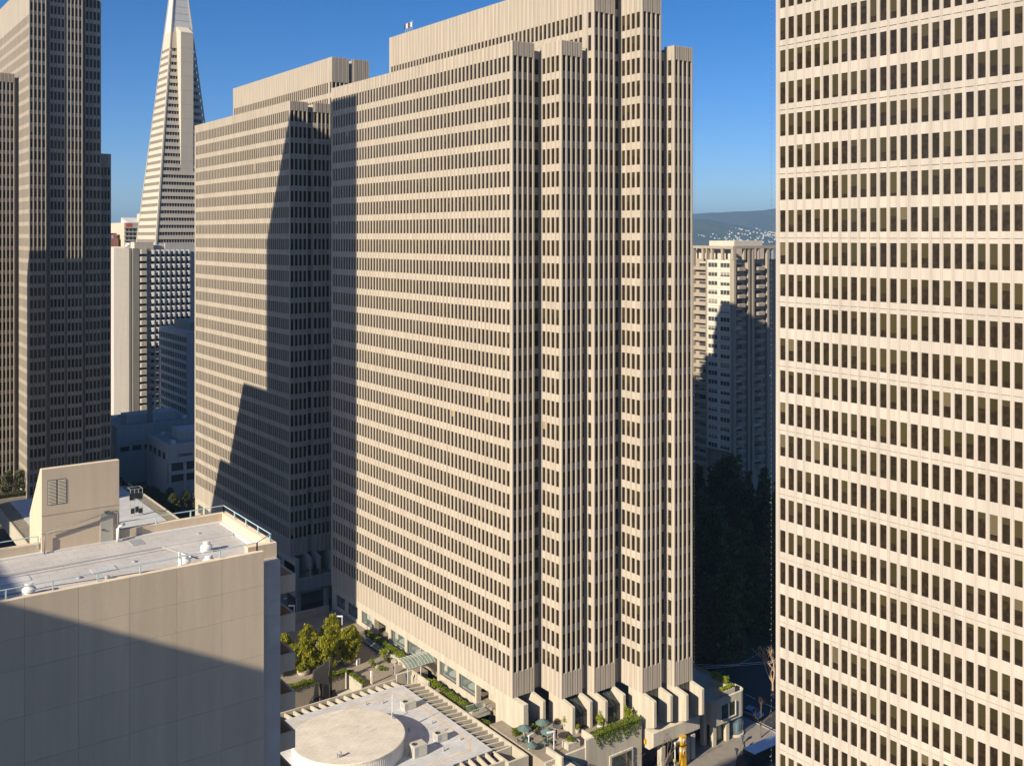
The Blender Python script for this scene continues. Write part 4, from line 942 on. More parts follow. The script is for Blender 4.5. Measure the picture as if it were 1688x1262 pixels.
# black steel sculpture
sc_ = thing('sculpture', 'tall blackened steel abstract sculpture rising from the sunken court', 'sculpture', (-18.7, 31.2, 4.0))
MB().prism([(-.6, 0), (1.15, 0), (1.1, 3.0), (.9, 6.4), (1.0, 8.6), (.2, 8.6), (.1, 8.3), (-1.9, 7.6), (-2.0, 6.2), (-.9, 5.2), (-.55, 3.6)], 'y', -.3, .1).build('tall_plate', 'sculpture_black', sc_, bevel=.02)
MB().prism([(-3.0, 0), (-1.3, 0), (-1.0, 2.0), (-1.25, 5.4), (-1.9, 5.4), (-2.1, 3.6), (-2.9, 2.6)], 'y', -.7, -.45).build('side_plate', 'sculpture_black', sc_, bevel=.02)
MB().box(1.6, 2.0, .5, .9, 0, 8.7).build('column', 'sculpture_black', sc_); MB().box(1.9, 2.5, .1, .4, 0, 3.0).build('low_plate', 'black_paint', sc_)
rg = [( -1.7 + .95 * math.cos(a), -.95, 2.4 + .95 * math.sin(a)) for a in [k * math.pi / 12 for k in range(20)]]
MB().tube(rg, .16, 8).build('ring', 'black_paint', sc_, smooth=True)
MB().prism([(-1.0, 0), (.4, 0), (.1, 1.6), (-.5, 1.9)], 'y', -1.0, -.8).build('low_plate', 'sculpture_black', sc_)
MB().box(-.4, .1, -.9, -.5, 2.2, 5.0).build('inner_bar', 'black_paint', sc_)
# court walls
cw = thing('court_wall', 'concrete walls and steps inside the sunken court', 'wall')
MB().box(-17, -13.2, 27.4, 33.4, 4.0, 5.2).build('step', 'base_concrete', cw); MB().box(-16, -13.2, 27.4, 32.0, 5.2, 6.3).build('step', 'base_concrete', cw); MB().box(-13.2, -12.95, 27.2, 33.5, 4, 8.6).build('wall', 'base_concrete', cw)
# far small planter block with pockets left of the sculpture
pp = thing('planter_block', 'pale concrete planter ledge beside the hotel balconies', 'planter')
MB().box(-30.5, -22.6, 39.5, 41.5, 8.0, 9.2).build('block', 'base_concrete', pp)
# low wall at the corner of the pergola and path
lw = thing('low_wall', 'low concrete wall between the plaza corner and the canopy planter', 'wall')
MB().box(-6.6, -3.2, 26.2, 26.6, 6.5, 9.0).build('wall', 'base_concrete', lw); MB().box(-3.5, -3.2, 20.5, 26.2, 6, 9.0).build('wall', 'base_concrete', lw)
# glass barrel canopy
cp = thing('glass_canopy', 'barrel-vaulted green glass entrance canopy on the plaza', 'canopy')
ya, yb, x0, x1 = 23.8, 28.6, -6.0, .0; NS = 8
def arc(t, x, r=0): return (x, ya + (yb - ya) * t, 10.2 + (1.25 + r) * math.sin(math.pi * (.12 + .76 * t)))
for i in range(9):
    for j in range(NS):
        xa_, xb_ = x0 + (x1 - x0) * i / 9 + .02, x0 + (x1 - x0) * (i + 1) / 9 - .02
        MB().poly([arc(j / NS, xa_), arc(j / NS, xb_), arc((j + 1) / NS, xb_), arc((j + 1) / NS, xa_)]).build('glass_pane', 'canopy_glass', cp)
for i in range(10):
    x = x0 + (x1 - x0) * i / 9; MB().tube([arc(k / 12, x, .04) for k in range(13)], .022, 5).build('hoop', 'white_metal', cp)
for t_ in (0, .5, 1): MB().tube([arc(t_, x0, .03), arc(t_, x1, .03)], .025, 5).build('purlin', 'white_metal', cp)
for x in (-5.7, -3.0):
    for y in (ya + .1, yb - .1): MB().tube([(x, y, 8), (x, y, 10.7)], .06, 6).build('post', 'white_metal', cp)
# glazed footbridge
fb = thing('footbridge', 'short footbridge with glass rails between pergola and tower', 'bridge')
MB().box(-3.5, .2, 6.6, 8.6, 7.6, 8.0).build('deck', 'base_concrete', fb)
for y in (6.65, 8.55): MB().box(-3.4, .1, y - .02, y + .02, 8.0, 9.1).build('glass_rail', 'clear_glass', fb); MB().tube([(-3.4, y, 9.12), (.1, y, 9.12)], .04, 5).build('top_rail', 'white_metal', fb)
# lamp posts
def lamp(label, x, y, z, h, ang=2.5):
    t = thing('lamp_post', label, 'lamp post', (x, y, z), ang, 'white plaza lamp posts')
    MB().tube([(0, 0, 0), (0, 0, h)], .09, 8).build('pole', 'white_metal', t); MB().box(-.12, 1.15, -.14, .14, h - .06, h + .16).build('lamp_head', 'white_paint', t, bevel=.02)
lamp('white lamp post at the right above the golden trees', -6.3, 48.6, 8, 4.6); lamp('white lamp post before the shaded street, left of the golden trees', -12.3, 58.0, 8, 5.2)
lamp('tall white lamp post in the middle of the umbrella terrace', .3, -10.5, 8, 3.4, 2.9); lamp('shorter white lamp post beside the pergola corner', -2.0, -7.1, 7.2, 2.8, .2)
# umbrellas and tables
for x, y, lab in ((-1.3, -5.0, 'leftmost green umbrella on the terrace'), (2.2, -5.2, 'green umbrella beside the low hedge at the back'), (1.0, -8.0, 'green umbrella behind the tall lamp post')):
    t = thing('patio_umbrella', lab, 'umbrella', (x, y, 8), group='green patio umbrellas')
    n_ = 8; R0 = 1.15
    rimp = [(R0 * math.cos(2 * math.pi * k / n_), R0 * math.sin(2 * math.pi * k / n_), 2.25) for k in range(n_)]; ins = [(.06 * math.cos(2 * math.pi * k / n_), .06 * math.sin(2 * math.pi * k / n_), 2.85) for k in range(n_)]
    low = [(p[0], p[1], p[2] - .12) for p in rimp]
    MB().ring([low, rimp, ins], False, True).build('canopy', 'umbrella_green', t); MB().tube([(0, 0, 0), (0, 0, 2.9)], .03, 6).build('pole', 'steel_grey', t)
    t2 = thing('patio_table', 'round green table under the ' + lab, 'table', (x, y, 8), group='round green terrace tables')
    MB().lathe(0, 0, [(.55, .7), (.55, .74)], 16).build('top', 'green_iron', t2); MB().lathe(0, 0, [(.25, 0), (.05, .08), (.05, .7)], 8).build('leg', 'green_iron', t2)
    for k in range(3):
        a = k * 2.1 + x; ch = thing('patio_chair', 'green iron chair %s the %s' % (('right of', 'behind', 'in front of')[k], lab), 'chair', (x + .95 * math.cos(a), y + .95 * math.sin(a), 8), a, 'green iron terrace chairs')
        MB().box(-.2, .2, -.2, .2, .42, .46).build('seat', 'green_iron', ch); MB().box(.17, .21, -.2, .2, .5, .85).build('backrest', 'green_iron', ch)
        for sx in (-.18, .18):
            for sy in (-.18, .18): MB().tube([(sx, sy, 0), (sx, sy, .42)], .018, 4).build('leg', 'green_iron', ch)
t = thing('patio_umbrella', 'folded-edge green umbrella lower down by the pergola corner', 'umbrella', (-1.9, -7.6, 6.6), group='green patio umbrellas')
MB().ring([[(1.0 * math.cos(k * math.pi / 4), 1.0 * math.sin(k * math.pi / 4), z_) for k in range(8)] for z_ in (2.1, 2.2)] + [[(.06 * math.cos(k * math.pi / 4), .06 * math.sin(k * math.pi / 4), 2.7) for k in range(8)]], False, True).build('canopy', 'umbrella_green', t); MB().tube([(0, 0, 0), (0, 0, 2.75)], .03).build('pole', 'steel_grey', t)
pot('white bowl planter with dry brown plants near the umbrellas', 5.9, -4.4, 8, .85, .9, 'white_pot'); bush('dry brown plants in the white bowl planter', 5.9, -4.4, 8.7, .8, .6, 'leaf_brown', 260)
pot('round pot left of the lobby entrance', 6.9, -6.0, 8, .55, .6); bush('pale leafy shrub left of the lobby entrance', 6.9, -6.0, 8.4, .95, 1.9, 'leaf_bright', 420)
pot('small pot with drooping green plant before the entrance', 7.4, -7.5, 8, .5, .7); bush('drooping green plant in the small pot', 7.4, -7.5, 8.5, .6, 1.0, 'leaf_bright', 260)
pot('pot between the two lobby entrances', 11.4, -8.6, 8, .5, .6, 'white_pot'); bush('bright shrub between the two lobby entrances', 11.4, -8.6, 8.4, .75, 1.9, 'leaf_bright', 420)
pot('pot at the right end of the terrace', 16.4, -9.6, 8, .5, .6, 'white_pot'); bush('bright shrub at the right end of the terrace', 16.4, -9.6, 8.4, .85, 2.0, 'leaf_bright', 460)
# terrace walls
tw = thing('terrace_wall', 'concrete terrace parapets and planter boxes above the street', 'wall')
MB().box(7.2, 17.3, -12.1, -11.5, .1, 8.75).build('wall', 'base_concrete', tw)
MB().box(17.0, 17.3, -11.5, -3, .1, 8.6).build('wall', 'base_concrete', tw)
for a in ((2.6, 5.0, -11.2, -9.6, 8.0, 9.0), (5.4, 7.2, -12.1, -11.7, 4, 9.2), (6.9, 7.2, -11.7, -9.2, 8, 9.3), (-.6, -.2, -13.5, -9.6, 4, 8.9), (-2.4, 7.2, -11.9, -11.5, 4, 7.99)): MB().box(*a).build('parapet', 'base_concrete', tw, bevel=.03)
bush('small plants in the square concrete planter on the terrace', 3.8, -10.4, 8.9, 1.0, .6, 'leaf_hedge', 320)
wf = MB().box(10.2, 15.2, -12.35, -12.1, 1.4, 5.3)
wf.build('window_surround', 'base_concrete', tw); gb = MB(); uvquad(gb, [(10.6, -12.37, 1.9), (14.8, -12.37, 1.9), (14.8, -12.37, 5.0), (10.6, -12.37, 5.0)]); gb.build('window_pane', 'shop_glass', tw)
# curved green iron stair railing
sr = thing('stair_railing', 'curved dark green iron stair railing below the terrace', 'railing')
arcp = [(-.2 + 3.2 * math.sin(a), -15.6 + 3.6 * math.cos(a), 7.6 - 1.6 * a) for a in [k * .1 for k in range(15)]]
MB().tube([(p[0], p[1], p[2] + 1.0) for p in arcp], .05, 5).build('top_rail', 'green_iron', sr)
for k in range(len(arcp) * 2 - 1):
    p = arcp[k // 2] if k % 2 == 0 else tuple((a + b) / 2 for a, b in zip(arcp[k // 2], arcp[k // 2 + 1])); MB().tube([p, (p[0], p[1], p[2] + 1.0)], .025, 4).build('baluster', 'green_iron', sr)
st_ = thing('stairs', 'curved concrete steps below the terrace', 'stairs')
for k in range(10): MB().box(-1.2 + k * .3, 1.5 + k * .42, -16.5 - .25 * k, -12.0 - .4 * k, 0, 7.4 - k * .3).build('step', 'base_concrete', st_)
# hanging sign under the fourth bay
ys = thing('fascia_sign', 'long yellow strip sign in the shaded passage under the tower', 'sign'); MB().box(17.8, 21.6, -12.3, -12.1, 5.0, 5.7).build('panel', 'sign_yellow', ys)
# parking totem
tt = thing('parking_sign', 'tall yellow parking sign totem with white letters at the kerb', 'sign', (24.6, -14.2, 0), 0)
MB().box(-.55, .55, -.35, .35, 0, 5.15).build('body', 'sign_yellow', tt, bevel=.03); MB().box(-.58, .58, -.37, .37, 3.55, 3.75).build('black_band', 'black_paint', tt)
pm = text_mesh('P', 1.25, 'white_paint', 'letter')
for z in (4.05, 2.35):
    o = inst(pm, 'letter', tt, (-.40, -.40, z)); o.rotation_euler = (R(90), 0, 0)
    o = inst(pm, 'letter', tt, (-.60, .36, z)); o.rotation_euler = (R(90), 0, R(-90))
lamp('small white wall lamp post beside the yellow parking sign', 22.8, -14.2, 0, 4.4, .2)
# curved corner building with roof planting
cb = thing('corner_building', 'low concrete corner building with rounded end and planted roof terrace', 'building')
pts = [(33.2, -8), (33.2, -12.6), (34.0, -13.1), (40.2, -13.1)] + [(40.2 + 1.4 * math.sin(a), -11.7 - 1.4 * math.cos(a)) for a in [k * math.pi / 12 for k in range(1, 7)]] + [(41.6, 6), (33.2, 6)]
MB().prism(pts, 'z', 3.6, 7.4).build('wall', 'base_concrete', cb)
rim = MB()
for a, b in zip(pts[1:11], pts[2:12]): rim.prism([a, b, (b[0] * .99 + 37 * .01, b[1] * .96 - 4 * .04), (a[0] * .99 + 37 * .01, a[1] * .96 - 4 * .04)], 'z', 7.4, 8.0)
rim.build('parapet', 'base_concrete', cb)
gb = MB(); uvquad(gb, [(35.2, -13.13, 4.4), (38.6, -13.13, 4.4), (38.6, -13.13, 6.8), (35.2, -13.13, 6.8)]); gb.build('window_pane', 'shop_glass', cb)
fr = MB().box(36.8, 37.0, -13.25, -13.1, 4.4, 6.8); fr.box(35.1, 38.7, -13.3, -13.08, 4.25, 4.4); fr.box(38.6, 38.75, -13.3, -13.08, 4.4, 6.8); fr.build('window_frame', 'base_concrete', cb)
MB().box(33.6, 40.8, -10.5, 5, 0, 3.6).build('ground_floor', 'dark_metal', cb)
for x in (33.3, 36.6): MB().box(x, x + .8, -12.9, -12.1, .1, 3.7).build('column', 'base_concrete', cb)
MB().lathe(40.0, -11.6, [(1.5, .5), (1.7, 2.4), (1.2, 3.6)], 20).build('round_shop_window', 'clear_glass', cb); MB().lathe(40.0, -11.6, [(1.75, 0), (1.75, .5)], 20).build('round_plinth', 'base_concrete', cb); MB().lathe(40.0, -11.6, [(.9, .5), (.9, 3.5)], 14).build('display', 'light_blue', cb)
gb = MB(); uvquad(gb, [(34.2, -12.0, .3), (36.5, -12.0, .3), (36.5, -12.0, 3.4), (34.2, -12.0, 3.4)]); gb.build('shop_window', 'canopy_glass', cb)
MB().box(36.4, 39.6, -12.2, -11.2, 7.4, 8.5).build('roof_planter', 'base_concrete', cb); MB().box(38.8, 39.6, -11.2, -7, 7.4, 8.6).build('roof_planter', 'base_concrete', cb)
hedge_obj('hedge', 'bright hedge on the roof terrace of the corner building', 36.5, 39.5, -12.1, -11.3, 8.4, 8.9, 'leaf_bright'); hedge_obj('hedge', 'bright leafy hedge at the back of the corner roof terrace', 38.8, 39.6, -11.0, -7.2, 8.5, 9.6, 'leaf_bright')
# ------------------------------------------------------------ vehicles
def car(label, loc, rz, paint, L_=4.3):
    t = thing('parked_car', label, 'car', loc, rz)
    side = [(-2.15, .35), (-2.15, .85), (-1.2, .98), (-.6, 1.42), (.9, 1.45), (1.75, .98), (2.12, .85), (2.15, .35)]
    MB().prism(side, 'y', -.86, .86).build('body', paint, t, bevel=.08)
    MB().prism([(-1.1, 1.0), (-.58, 1.37), (.86, 1.39), (1.6, 1.0)], 'y', -.872, .872).build('side_window', 'car_glass', t)
    MB().prism([(-1.19, 1.0), (-.62, 1.44), (-.60, 1.40), (-1.13, .99)], 'y', -.72, .72).build('windscreen', 'car_glass', t); MB().prism([(1.74, 1.0), (.93, 1.46), (.9, 1.42), (1.68, .99)], 'y', -.72, .72).build('rear_window', 'car_glass', t)
    for x in (-1.35, 1.35):
        for y in (-.88, .7): MB().ring([[(x + .32 * math.cos(k * math.pi / 8), yy, .32 + .32 * math.sin(k * math.pi / 8)) for k in range(16)] for yy in (y, y + .18)]).build('wheel', 'tyre', t)
    for y in (-.75, .45): MB().box(2.1, 2.17, y, y + .3, .62, .8).build('tail_light', 'red_paint', t)
    for y in (-.75, .45): MB().box(-2.17, -2.1, y, y + .3, .62, .8).build('headlight', 'white_paint', t)
    return t
car('dark car driving past the park in the shaded street', (55.2, 6.0, .02), R(90), 'truck_black'); car('white car further up the shaded street by the park', (51.6, 18.0, .02), R(92), 'car_white')
car('pale car with red tail lights parked by the rounded corner', (47.6, -9.0, .02), R(100), 'car_blue'); car('white car parked in the dark street behind the plaza', (-1.5, 76.0, .02), R(95), 'car_white')
tk = thing('box_truck', 'black box truck with a pale blue roof parked in the shaded street', 'truck', (36.6, -21.6, 0), 0)
MB().box(-4.3, 3.9, -1.25, 1.25, .7, 3.3).build('cargo_box', 'truck_black', tk, bevel=.04); MB().box(-4.25, 3.85, -1.2, 1.2, 3.3, 3.34).build('roof', 'truck_roof', tk)
MB().prism([(-6.3, .5), (-6.3, 1.5), (-5.9, 2.5), (-4.4, 2.6), (-4.4, .5)], 'y', -1.1, 1.1).build('cab', 'truck_black', tk, bevel=.06); MB().prism([(-6.26, 1.55), (-5.92, 2.4), (-5.88, 2.4), (-6.2, 1.55)], 'y', -1.0, 1.0).build('windscreen', 'car_glass', tk)
for x in (-5.3, -2.0, 2.6):
    for y in (-1.2, .9): MB().ring([[(x + .48 * math.cos(k * math.pi / 8), yy, .48 + .48 * math.sin(k * math.pi / 8)) for k in range(16)] for yy in (y, y + .3)]).build('wheel', 'tyre', tk)
# ------------------------------------------------------------ people
def person_mat(name, shoe, trouser, top, skin, hair):
    m, n, l, b = newmat(name); tc = n.new('ShaderNodeTexCoord'); sp_ = n.new('ShaderNodeSeparateXYZ'); l.new(tc.outputs['Object'], sp_.inputs[0])
    h = math_node(n, l, 'MULTIPLY', sp_.outputs[2], 1 / 1.8)
    l.new(ramp(n, l, h, [(0, shoe), (.05, trouser), (.53, top), (.835, skin), (.945, hair)], 'CONSTANT'), b.inputs['Base Color']); setin(b, Roughness=.85)
def person(label, loc, rz, mat, stride=.3):
    s_ = stride
    V = [(0, 0, .95), (0, 0, 1.2), (0, 0, 1.42), (0, 0, 1.53), (.02, 0, 1.66), (0, .1, .9), (s_ * .45, .11, .5), (s_ * .7, .11, .07), (s_ * .7 + .17, .11, .04), (0, -.1, .9), (-s_ * .1, -.11, .5), (-s_ * .8, -.11, .09), (-s_ * .8 + .16, -.11, .03),
         (0, .2, 1.40), (-s_ * .4, .25, 1.13), (-s_ * .2 + .05, .26, .88), (0, -.2, 1.40), (s_ * .4, -.25, 1.13), (s_ * .6 + .05, -.26, .9)]
    E_ = [(0, 1), (1, 2), (2, 3), (3, 4), (0, 5), (5, 6), (6, 7), (7, 8), (0, 9), (9, 10), (10, 11), (11, 12), (2, 13), (13, 14), (14, 15), (2, 16), (16, 17), (17, 18)]
    rad = [.15, .16, .15, .06, .105, .1, .075, .05, .045, .1, .075, .05, .045, .075, .055, .04, .075, .055, .04]
    me = bpy.data.meshes.new('person'); me.from_pydata(V, E_, []); me.materials.append(MATS[mat])
    o = bpy.data.objects.new('person', me); o.location = loc; o.rotation_euler = (0, 0, rz); put(o, None, label, 'person')
    sk = o.modifiers.new('skin', 'SKIN'); me.skin_vertices.new() if not me.skin_vertices else None
    for i, r in enumerate(rad): me.skin_vertices[0].data[i].radius = (r, r * (.8 if i in (0, 1, 2) else 1))
    me.skin_vertices[0].data[0].use_root = True
    o.modifiers.new('sub', 'SUBSURF').levels = 1; o.modifiers['sub'].render_levels = 2; return o
person_mat('clothes_dark', (.5, .5, .5), (.03, .035, .07), (.02, .022, .03), (.45, .28, .2), (.04, .03, .02)); person_mat('clothes_blue', (.03, .03, .03), (.05, .05, .06), (.03, .07, .2), (.4, .25, .18), (.05, .03, .02))
person_mat('clothes_hivis', (.03, .03, .03), (.08, .1, .03), (.5, .58, .04), (.4, .25, .18), (.5, .45, .1)); person_mat('clothes_black', (.02, .02, .02), (.02, .02, .02), (.025, .025, .03), (.35, .22, .16), (.03, .02, .02))
person('person in dark jacket and trousers walking across the plaza', (-5.7, 28.8, 8.0), R(-20), 'clothes_dark', .4); person('person in a blue jacket by the low wall at the pergola corner', (-5.4, 24.8, 8.0), R(60), 'clothes_blue', .15)
person('worker in a yellow high-visibility vest near the yellow sign', (23.1, -13.9, .14), R(30), 'clothes_hivis', .2); person('person in black standing on the sunlit pavement', (37.0, -16.6, .14), R(-60), 'clothes_black', .2)
person('person in black standing by the tower corner near the low hedge', (1.5, -3.6, 8.0), R(-100), 'clothes_black', .1)
person('person in a blue jacket on the pavement by the rounded shop window', (38.4, -15.0, .14), R(10), 'clothes_blue', .3); person('person in dark clothes near the kerb by the truck', (34.2, -17.4, .14), R(190), 'clothes_dark', .3); person('person in dark clothes at an umbrella table on the terrace', (3.4, -7.2, 8.0), R(130), 'clothes_dark', .1)
for x, y, lab in ((21.6, -13.6, 'orange and white traffic cone left of the worker'), (22.2, -13.2, 'orange and white traffic cone nearest the worker')):
    t = thing('traffic_cone', lab, 'cone', (x, y, .14), group='traffic cones by the yellow sign'); MB().box(-.18, .18, -.18, .18, 0, .04).build('base', 'red_paint', t); MB().lathe(0, 0, [(.15, .04), (.1, .4)], 12).build('cone', 'red_paint', t); MB().lathe(0, 0, [(.1, .4), (.04, .75)], 12).build('white_band', 'white_paint', t)
# ------------------------------------------------------------ bare trees
def bare_tree(label, loc, h, seed, mat='bark', spread=.5, deep=5, thick=.018):
    rng = random.Random(seed); mb = MB()
    def grow(p, d, ln_, r, dep):
        q = p + d * ln_; mb.tube([p, (p + q) / 2 + Vector((rng.uniform(-.06, .06) * ln_,) * 3), q], r, 5 if dep < 3 else 4, r * .62)
        if dep >= deep: return
        for _ in range(2 if dep else 3):
            nd = (d + Vector((rng.uniform(-1, 1), rng.uniform(-1, 1), rng.uniform(-.25, .6))) * spread * 1.2).normalized(); grow(q, nd, ln_ * rng.uniform(.62, .82), r * (.62 if deep == 5 else .7), dep + 1)
    grow(Vector((0, 0, 0)), Vector((0, 0, 1)), h * .27, h * thick, 0)
    t = thing('bare_tree', label, 'tree', loc); mb.build('branches', mat, t); return t
bare_tree('sunlit bare tree with pale branches beside the right tower', (56.6, -6.6, 0), 10.5, 3, 'pale_bark', .5, 7, .024)
bare_tree('bare street tree in front of the terrace window', (12.6, -15.0, 0), 8.0, 5, 'bark', .6); bare_tree('bare street tree before the shaded passage', (19.4, -15.2, 0), 8.6, 6, 'bark', .6); bare_tree('bare street tree in front of the rounded corner shop', (42.5, -15.5, 0), 7.6, 8, 'bark', .55)
# ------------------------------------------------------------ park trees
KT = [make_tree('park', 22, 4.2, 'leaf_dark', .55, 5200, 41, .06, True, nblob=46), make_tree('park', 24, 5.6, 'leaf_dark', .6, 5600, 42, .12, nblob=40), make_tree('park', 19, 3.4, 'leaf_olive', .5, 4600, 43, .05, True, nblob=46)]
kp = []
for Yk, nk in ((208, 4), (222, 5), (238, 6), (254, 6), (270, 7), (286, 7), (302, 7)):
    for q in range(nk):
        X_ = (1138 + (1290 - 1138) * (q + .5) / nk + random.uniform(-9, 9) - 844) / FPX * Yk
        if Yk < 215 and q > 1: continue
        kp.append((UC + CA * X_ + SA * Yk, VC - SA * X_ + CA * Yk, (0, 2, 0, 2, 1)[(q + int(Yk)) % 5]))
wherex = lambda u, v: proj(u, v, 5)[0]
order = sorted(range(len(kp)), key=lambda i: -proj(kp[i][0], kp[i][1], 0)[1])
for j, i in enumerate(order):
    u_, v_, kd = kp[i]
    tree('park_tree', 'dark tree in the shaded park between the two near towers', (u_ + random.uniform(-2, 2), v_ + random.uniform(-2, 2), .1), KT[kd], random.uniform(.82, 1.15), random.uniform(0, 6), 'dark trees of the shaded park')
# small trees in the shaded street and the planter at the left
ST = [make_tree('street', 7, 2.4, 'leaf_dark', .3, 2200, 61 + k, .3) for k in range(2)]
for j, (u_, v_) in enumerate([(-1, 200), (2, 193), (4, 186), (-2, 210), (6, 196), (-3, 222), (9, 190), (3, 204), (12, 186)]):
    tree('street_tree', 'small dark tree in the shaded street before the cinema', (u_, v_, .1), ST[j % 2], random.uniform(.8, 1.1), j, 'small trees before the cinema')
OT = [make_tree('olive', 6.4, 2.3, 'leaf_olive', .24, 2600, 71 + k, .22) for k in range(2)]
pl = thing('planter_wall', 'raised planter with two olive trees in front of the left tower', 'planter'); MB().box(-56, -32, 205, 214, 0, 8.2).build('wall', 'base_concrete', pl); MB().box(-55.5, -32.5, 205.5, 213.5, 8.2, 8.4).build('soil', 'soil', pl)
tree('olive_tree', 'grey-green olive tree at the very left edge in the raised planter', (-39.6, 208.6, 8.3), OT[0], 1.15); tree('olive_tree', 'grey-green olive tree right of the leftmost one in the raised planter', (-36.4, 208.2, 8.3), OT[1], 1.15)
hedge_obj('hedge', 'dark hedge around the raised planter at the left', -46, -33, 205.2, 206.2, 8.2, 9.2, 'leaf_dark')
lp = thing('lamp_post', 'old-fashioned lamp post beside the olive trees', 'lamp post', (-33.6, 206.6, 8.2)); MB().tube([(0, 0, 0), (0, 0, 3.2)], .08).build('pole', 'dark_metal', lp); MB().lathe(0, 0, [(.12, 3.2), (.3, 3.5), (.32, 4.0), (.06, 4.4)], 10).build('lantern', 'white_pot', lp)
hs = thing('street_lamp', 'curved street lamp in the dark street behind the plaza', 'street lamp', (-5.0, 74.0, 0)); MB().tube([(0, 0, 0), (0, 0, 7.5), (-.3, 0, 8.4), (-1.0, 0, 8.9), (-2.0, 0, 9.0)], .09).build('pole', 'green_iron', hs); MB().box(-2.6, -1.9, -.15, .15, 8.9, 9.1).build('lamp_head', 'white_metal', hs)
bush('dark trailing shrub on the ledge of the rear tower base', 5.5, 87.0, 8.0, 1.8, 2.4, 'leaf_dark', 500, .25); bush('second dark trailing shrub on the rear tower ledge', 14.0, 86.4, 8.0, 1.9, 2.6, 'leaf_dark', 500, .25)
rw = thing('ramp_wall', 'diagonal concrete ramp wall in the dark street behind the plaza', 'wall'); MB().box(-20, -13.5, 64, 86, 0, 4.5).build('wall', 'grey_concrete', rw); MB().box(-13.9, -13.4, 64, 88, 4.5, 5.5).build('parapet', 'cool_white', rw)
# trolley wires
wr = thing('overhead_wires', 'pair of overhead trolley wires crossing the street', 'wires')
for dy in (0, .8): MB().tube([(44, -1.0 + dy, 6.8), (62, -9 + dy, 6.6)], .03, 4).build('wire', 'white_metal', wr)
MB().tube([(44, 1.5, 6.7), (50, -3.6, 6.8), (58, -2.5, 6.9)], .025, 4).build('wire', 'white_metal', wr)
sp1 = thing('street_lamp', 'tall street lamp head beside the bare tree at the right tower', 'street lamp', (61.5, -5.5, 0)); MB().tube([(0, 0, 0), (0, 0, 9.5), (-1.4, .3, 9.9)], .09).build('pole', 'steel_grey', sp1); MB().box(-2.0, -1.3, .1, .5, 9.8, 10.0).build('lamp_head', 'white_paint', sp1)
sp2 = thing('street_sign', 'pale blue round street sign on a post at the far kerb', 'sign', (56.0, -10.6, 0)); MB().tube([(0, 0, 0), (0, 0, 3.4)], .06).build('post', 'steel_grey', sp2); MB().box(-.45, .45, -.05, .05, 2.7, 3.5).build('panel', 'mint_rail', sp2)
# ------------------------------------------------------------ strings of bulbs down the tower edges
def bulbs(label, x, y, z0, z1, step=.65, brk=3):
    t = thing('light_string', label, 'light string', (x, y, z0)); MB().tube([(0, 0, 0), (0, 0, z1 - z0)], .015, 4).build('cable', 'dark_metal', t)
    mb = MB()
    for k in range(int((z1 - z0) / step)): mb.lathe(0, 0, [(.01, k * step), (.026, k * step + .03), (.01, k * step + .06)], 5)
    mb.build('bulbs', 'white_paint', t, kind='stuff')
    for k in range(int((z1 - z0) / (FL * brk))): MB().box(-.25, .0, -.03, .03, k * FL * brk + 3, k * FL * brk + 3.06).build('bracket', 'steel_grey', t)
bulbs('string of small bulbs down the right corner of the middle tower', 29.05, -12.55, 12.7, 119.5); bulbs('string of small bulbs down the left corner of the right tower', -1.05, -53.75, 8, 141, brk=4); bulbs('string of small bulbs in the slot before the last bay of the middle tower', 23.6, -12.0, 12.7, 119)
am = thing('roof_antennas', 'row of small antennas on the roof edge of the middle tower', 'antenna', (12.6, 56.2, 131.3))
for k in range(4): MB().tube([(0, -k * .9, 0), (0, -k * .9, 2.2 + .1 * k)], .07, 5).build('mast', 'steel_grey', am); MB().box(-.15, .15, -k * .9 + .05, -k * .9 + .45, 1.1, 2.1).build('panel', 'white_metal' if k % 2 else 'dark_metal', am)
# ------------------------------------------------------------ far hills
def ridge(name, label, Y0, prof, depth, mat='hill_scrub', seed=0):
    """prof: list of (photo column, ridge height m) at distance Y0"""
    rng = np.random.default_rng(seed); cols = np.linspace(prof[0][0], prof[-1][0], 160); hh = np.interp(cols, [p[0] for p in prof], [p[1] for p in prof])
    nb_ = 14; verts = []; faces = []
    for j in range(nb_ + 1):
        t = j / nb_
        for i, (c_, h_) in enumerate(zip(cols, hh)):
            Y = Y0 - depth * (1 - t); X = (c_ - 844) / FPX * Y0 * (1 - .0 * t)
            nz = math.sin(c_ * .045 + j * 1.1 + seed) * .22 + math.sin(c_ * .13 + j * .7) * .12 + math.sin(c_ * .31 + j * 1.9) * .06
            z = h_ * (math.sin(t * math.pi / 2) ** 1.1) * (1 + nz * (1 - t)) + 2.5 * math.sin(c_ * .21 + seed) + 1.6 * math.sin(c_ * .47) - 2
            verts.append((UC + CA * X + SA * Y, VC - SA * X + CA * Y, z))
    n_ = len(cols)
    for j in range(nb_):
        for i in range(n_ - 1): faces.append((j * n_ + i, j * n_ + i + 1, (j + 1) * n_ + i + 1, (j + 1) * n_ + i))
    mb = MB(); mb.v = verts; mb.f = faces
    o = mb.build(name, mat, None, label, 'hill', None, 'structure', smooth=True); return verts, n_, nb_
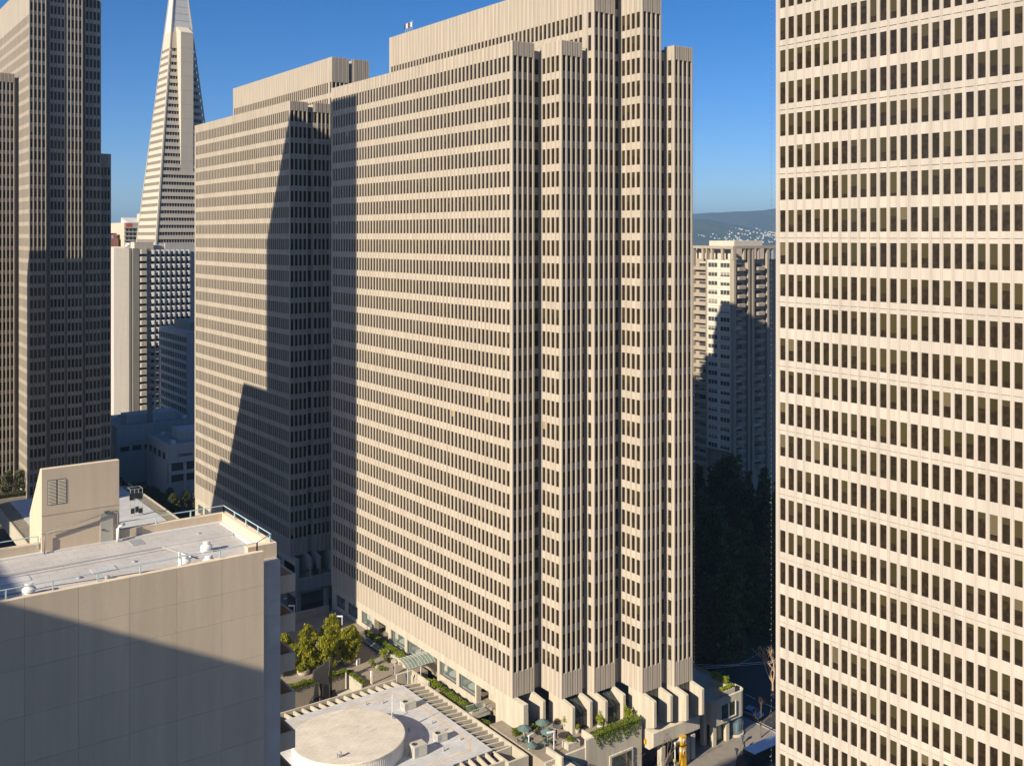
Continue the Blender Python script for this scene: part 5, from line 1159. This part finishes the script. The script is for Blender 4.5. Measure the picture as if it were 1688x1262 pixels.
ridge('far_hill', 'far blue hill ridge across the bay', 9500, [(-300, 120), (300, 200), (700, 180), (1000, 220), (1143, 290), (1170, 306), (1200, 304), (1228, 312), (1245, 326), (1262, 322), (1290, 304), (1500, 330), (1900, 220), (2300, 90)], 2600, seed=2)
V_, n_, nb_ = ridge('near_hill', 'nearer hillside with houses across the bay', 6800, [(-300, 40), (500, 90), (1000, 150), (1120, 205), (1150, 196), (1190, 170), (1225, 128), (1260, 112), (1290, 92), (1400, 70), (1700, 40), (2300, 25)], 1500, seed=5)
HM = MB().box(-9, 9, -7, 7, 0, 11); HM.prism([(-8, 11), (8, 11), (0, 16)], 'x', -9, 9); HM = HM.mesh('hill_house', 'house_white')
rr = random.Random(4); cnt = 0
while cnt < 260:
    j = rr.randint(3, nb_ - 2); i = rr.randint(0, n_ - 2); fa, fb_ = rr.random(), rr.random()
    A_, B_, C_ = (Vector(V_[j * n_ + i]), Vector(V_[j * n_ + i + 1]), Vector(V_[(j + 1) * n_ + i])); p = A_ + (B_ - A_) * fa + (C_ - A_) * fb_; q = proj(*p)
    if not (1150 < q[0] < 1290 and 376 < q[1] < 408) or (q[0] < 1195 and rr.random() < .75) or (q[1] < 384 and rr.random() < .6): continue
    o = inst(HM, 'hill_house', None, (p[0], p[1], p[2] - 1), rr.uniform(0, 3), label='tiny white house on the far hillside', cat='house', group='white houses on the far hillside'); o.scale = (rr.uniform(.25, .6),) * 3; cnt += 1
# ------------------------------------------------------------ air between here and the far hills
hz = MB().box(-14000, 16000, -2500, 15500, -4.5, 345).build('haze', None, None, 'thin blue haze in the air', 'haze', None, 'stuff')
m = bpy.data.materials.new('haze'); m.use_nodes = True; n = m.node_tree.nodes; n.clear()
out = n.new('ShaderNodeOutputMaterial'); pvn = n.new('ShaderNodeVolumePrincipled')
pvn.inputs['Color'].default_value = (.45, .72, 1.0, 1); pvn.inputs['Density'].default_value = 1.15e-4; pvn.inputs['Anisotropy'].default_value = .2
m.node_tree.links.new(pvn.outputs[0], out.inputs['Volume']); hz.data.materials.append(m)
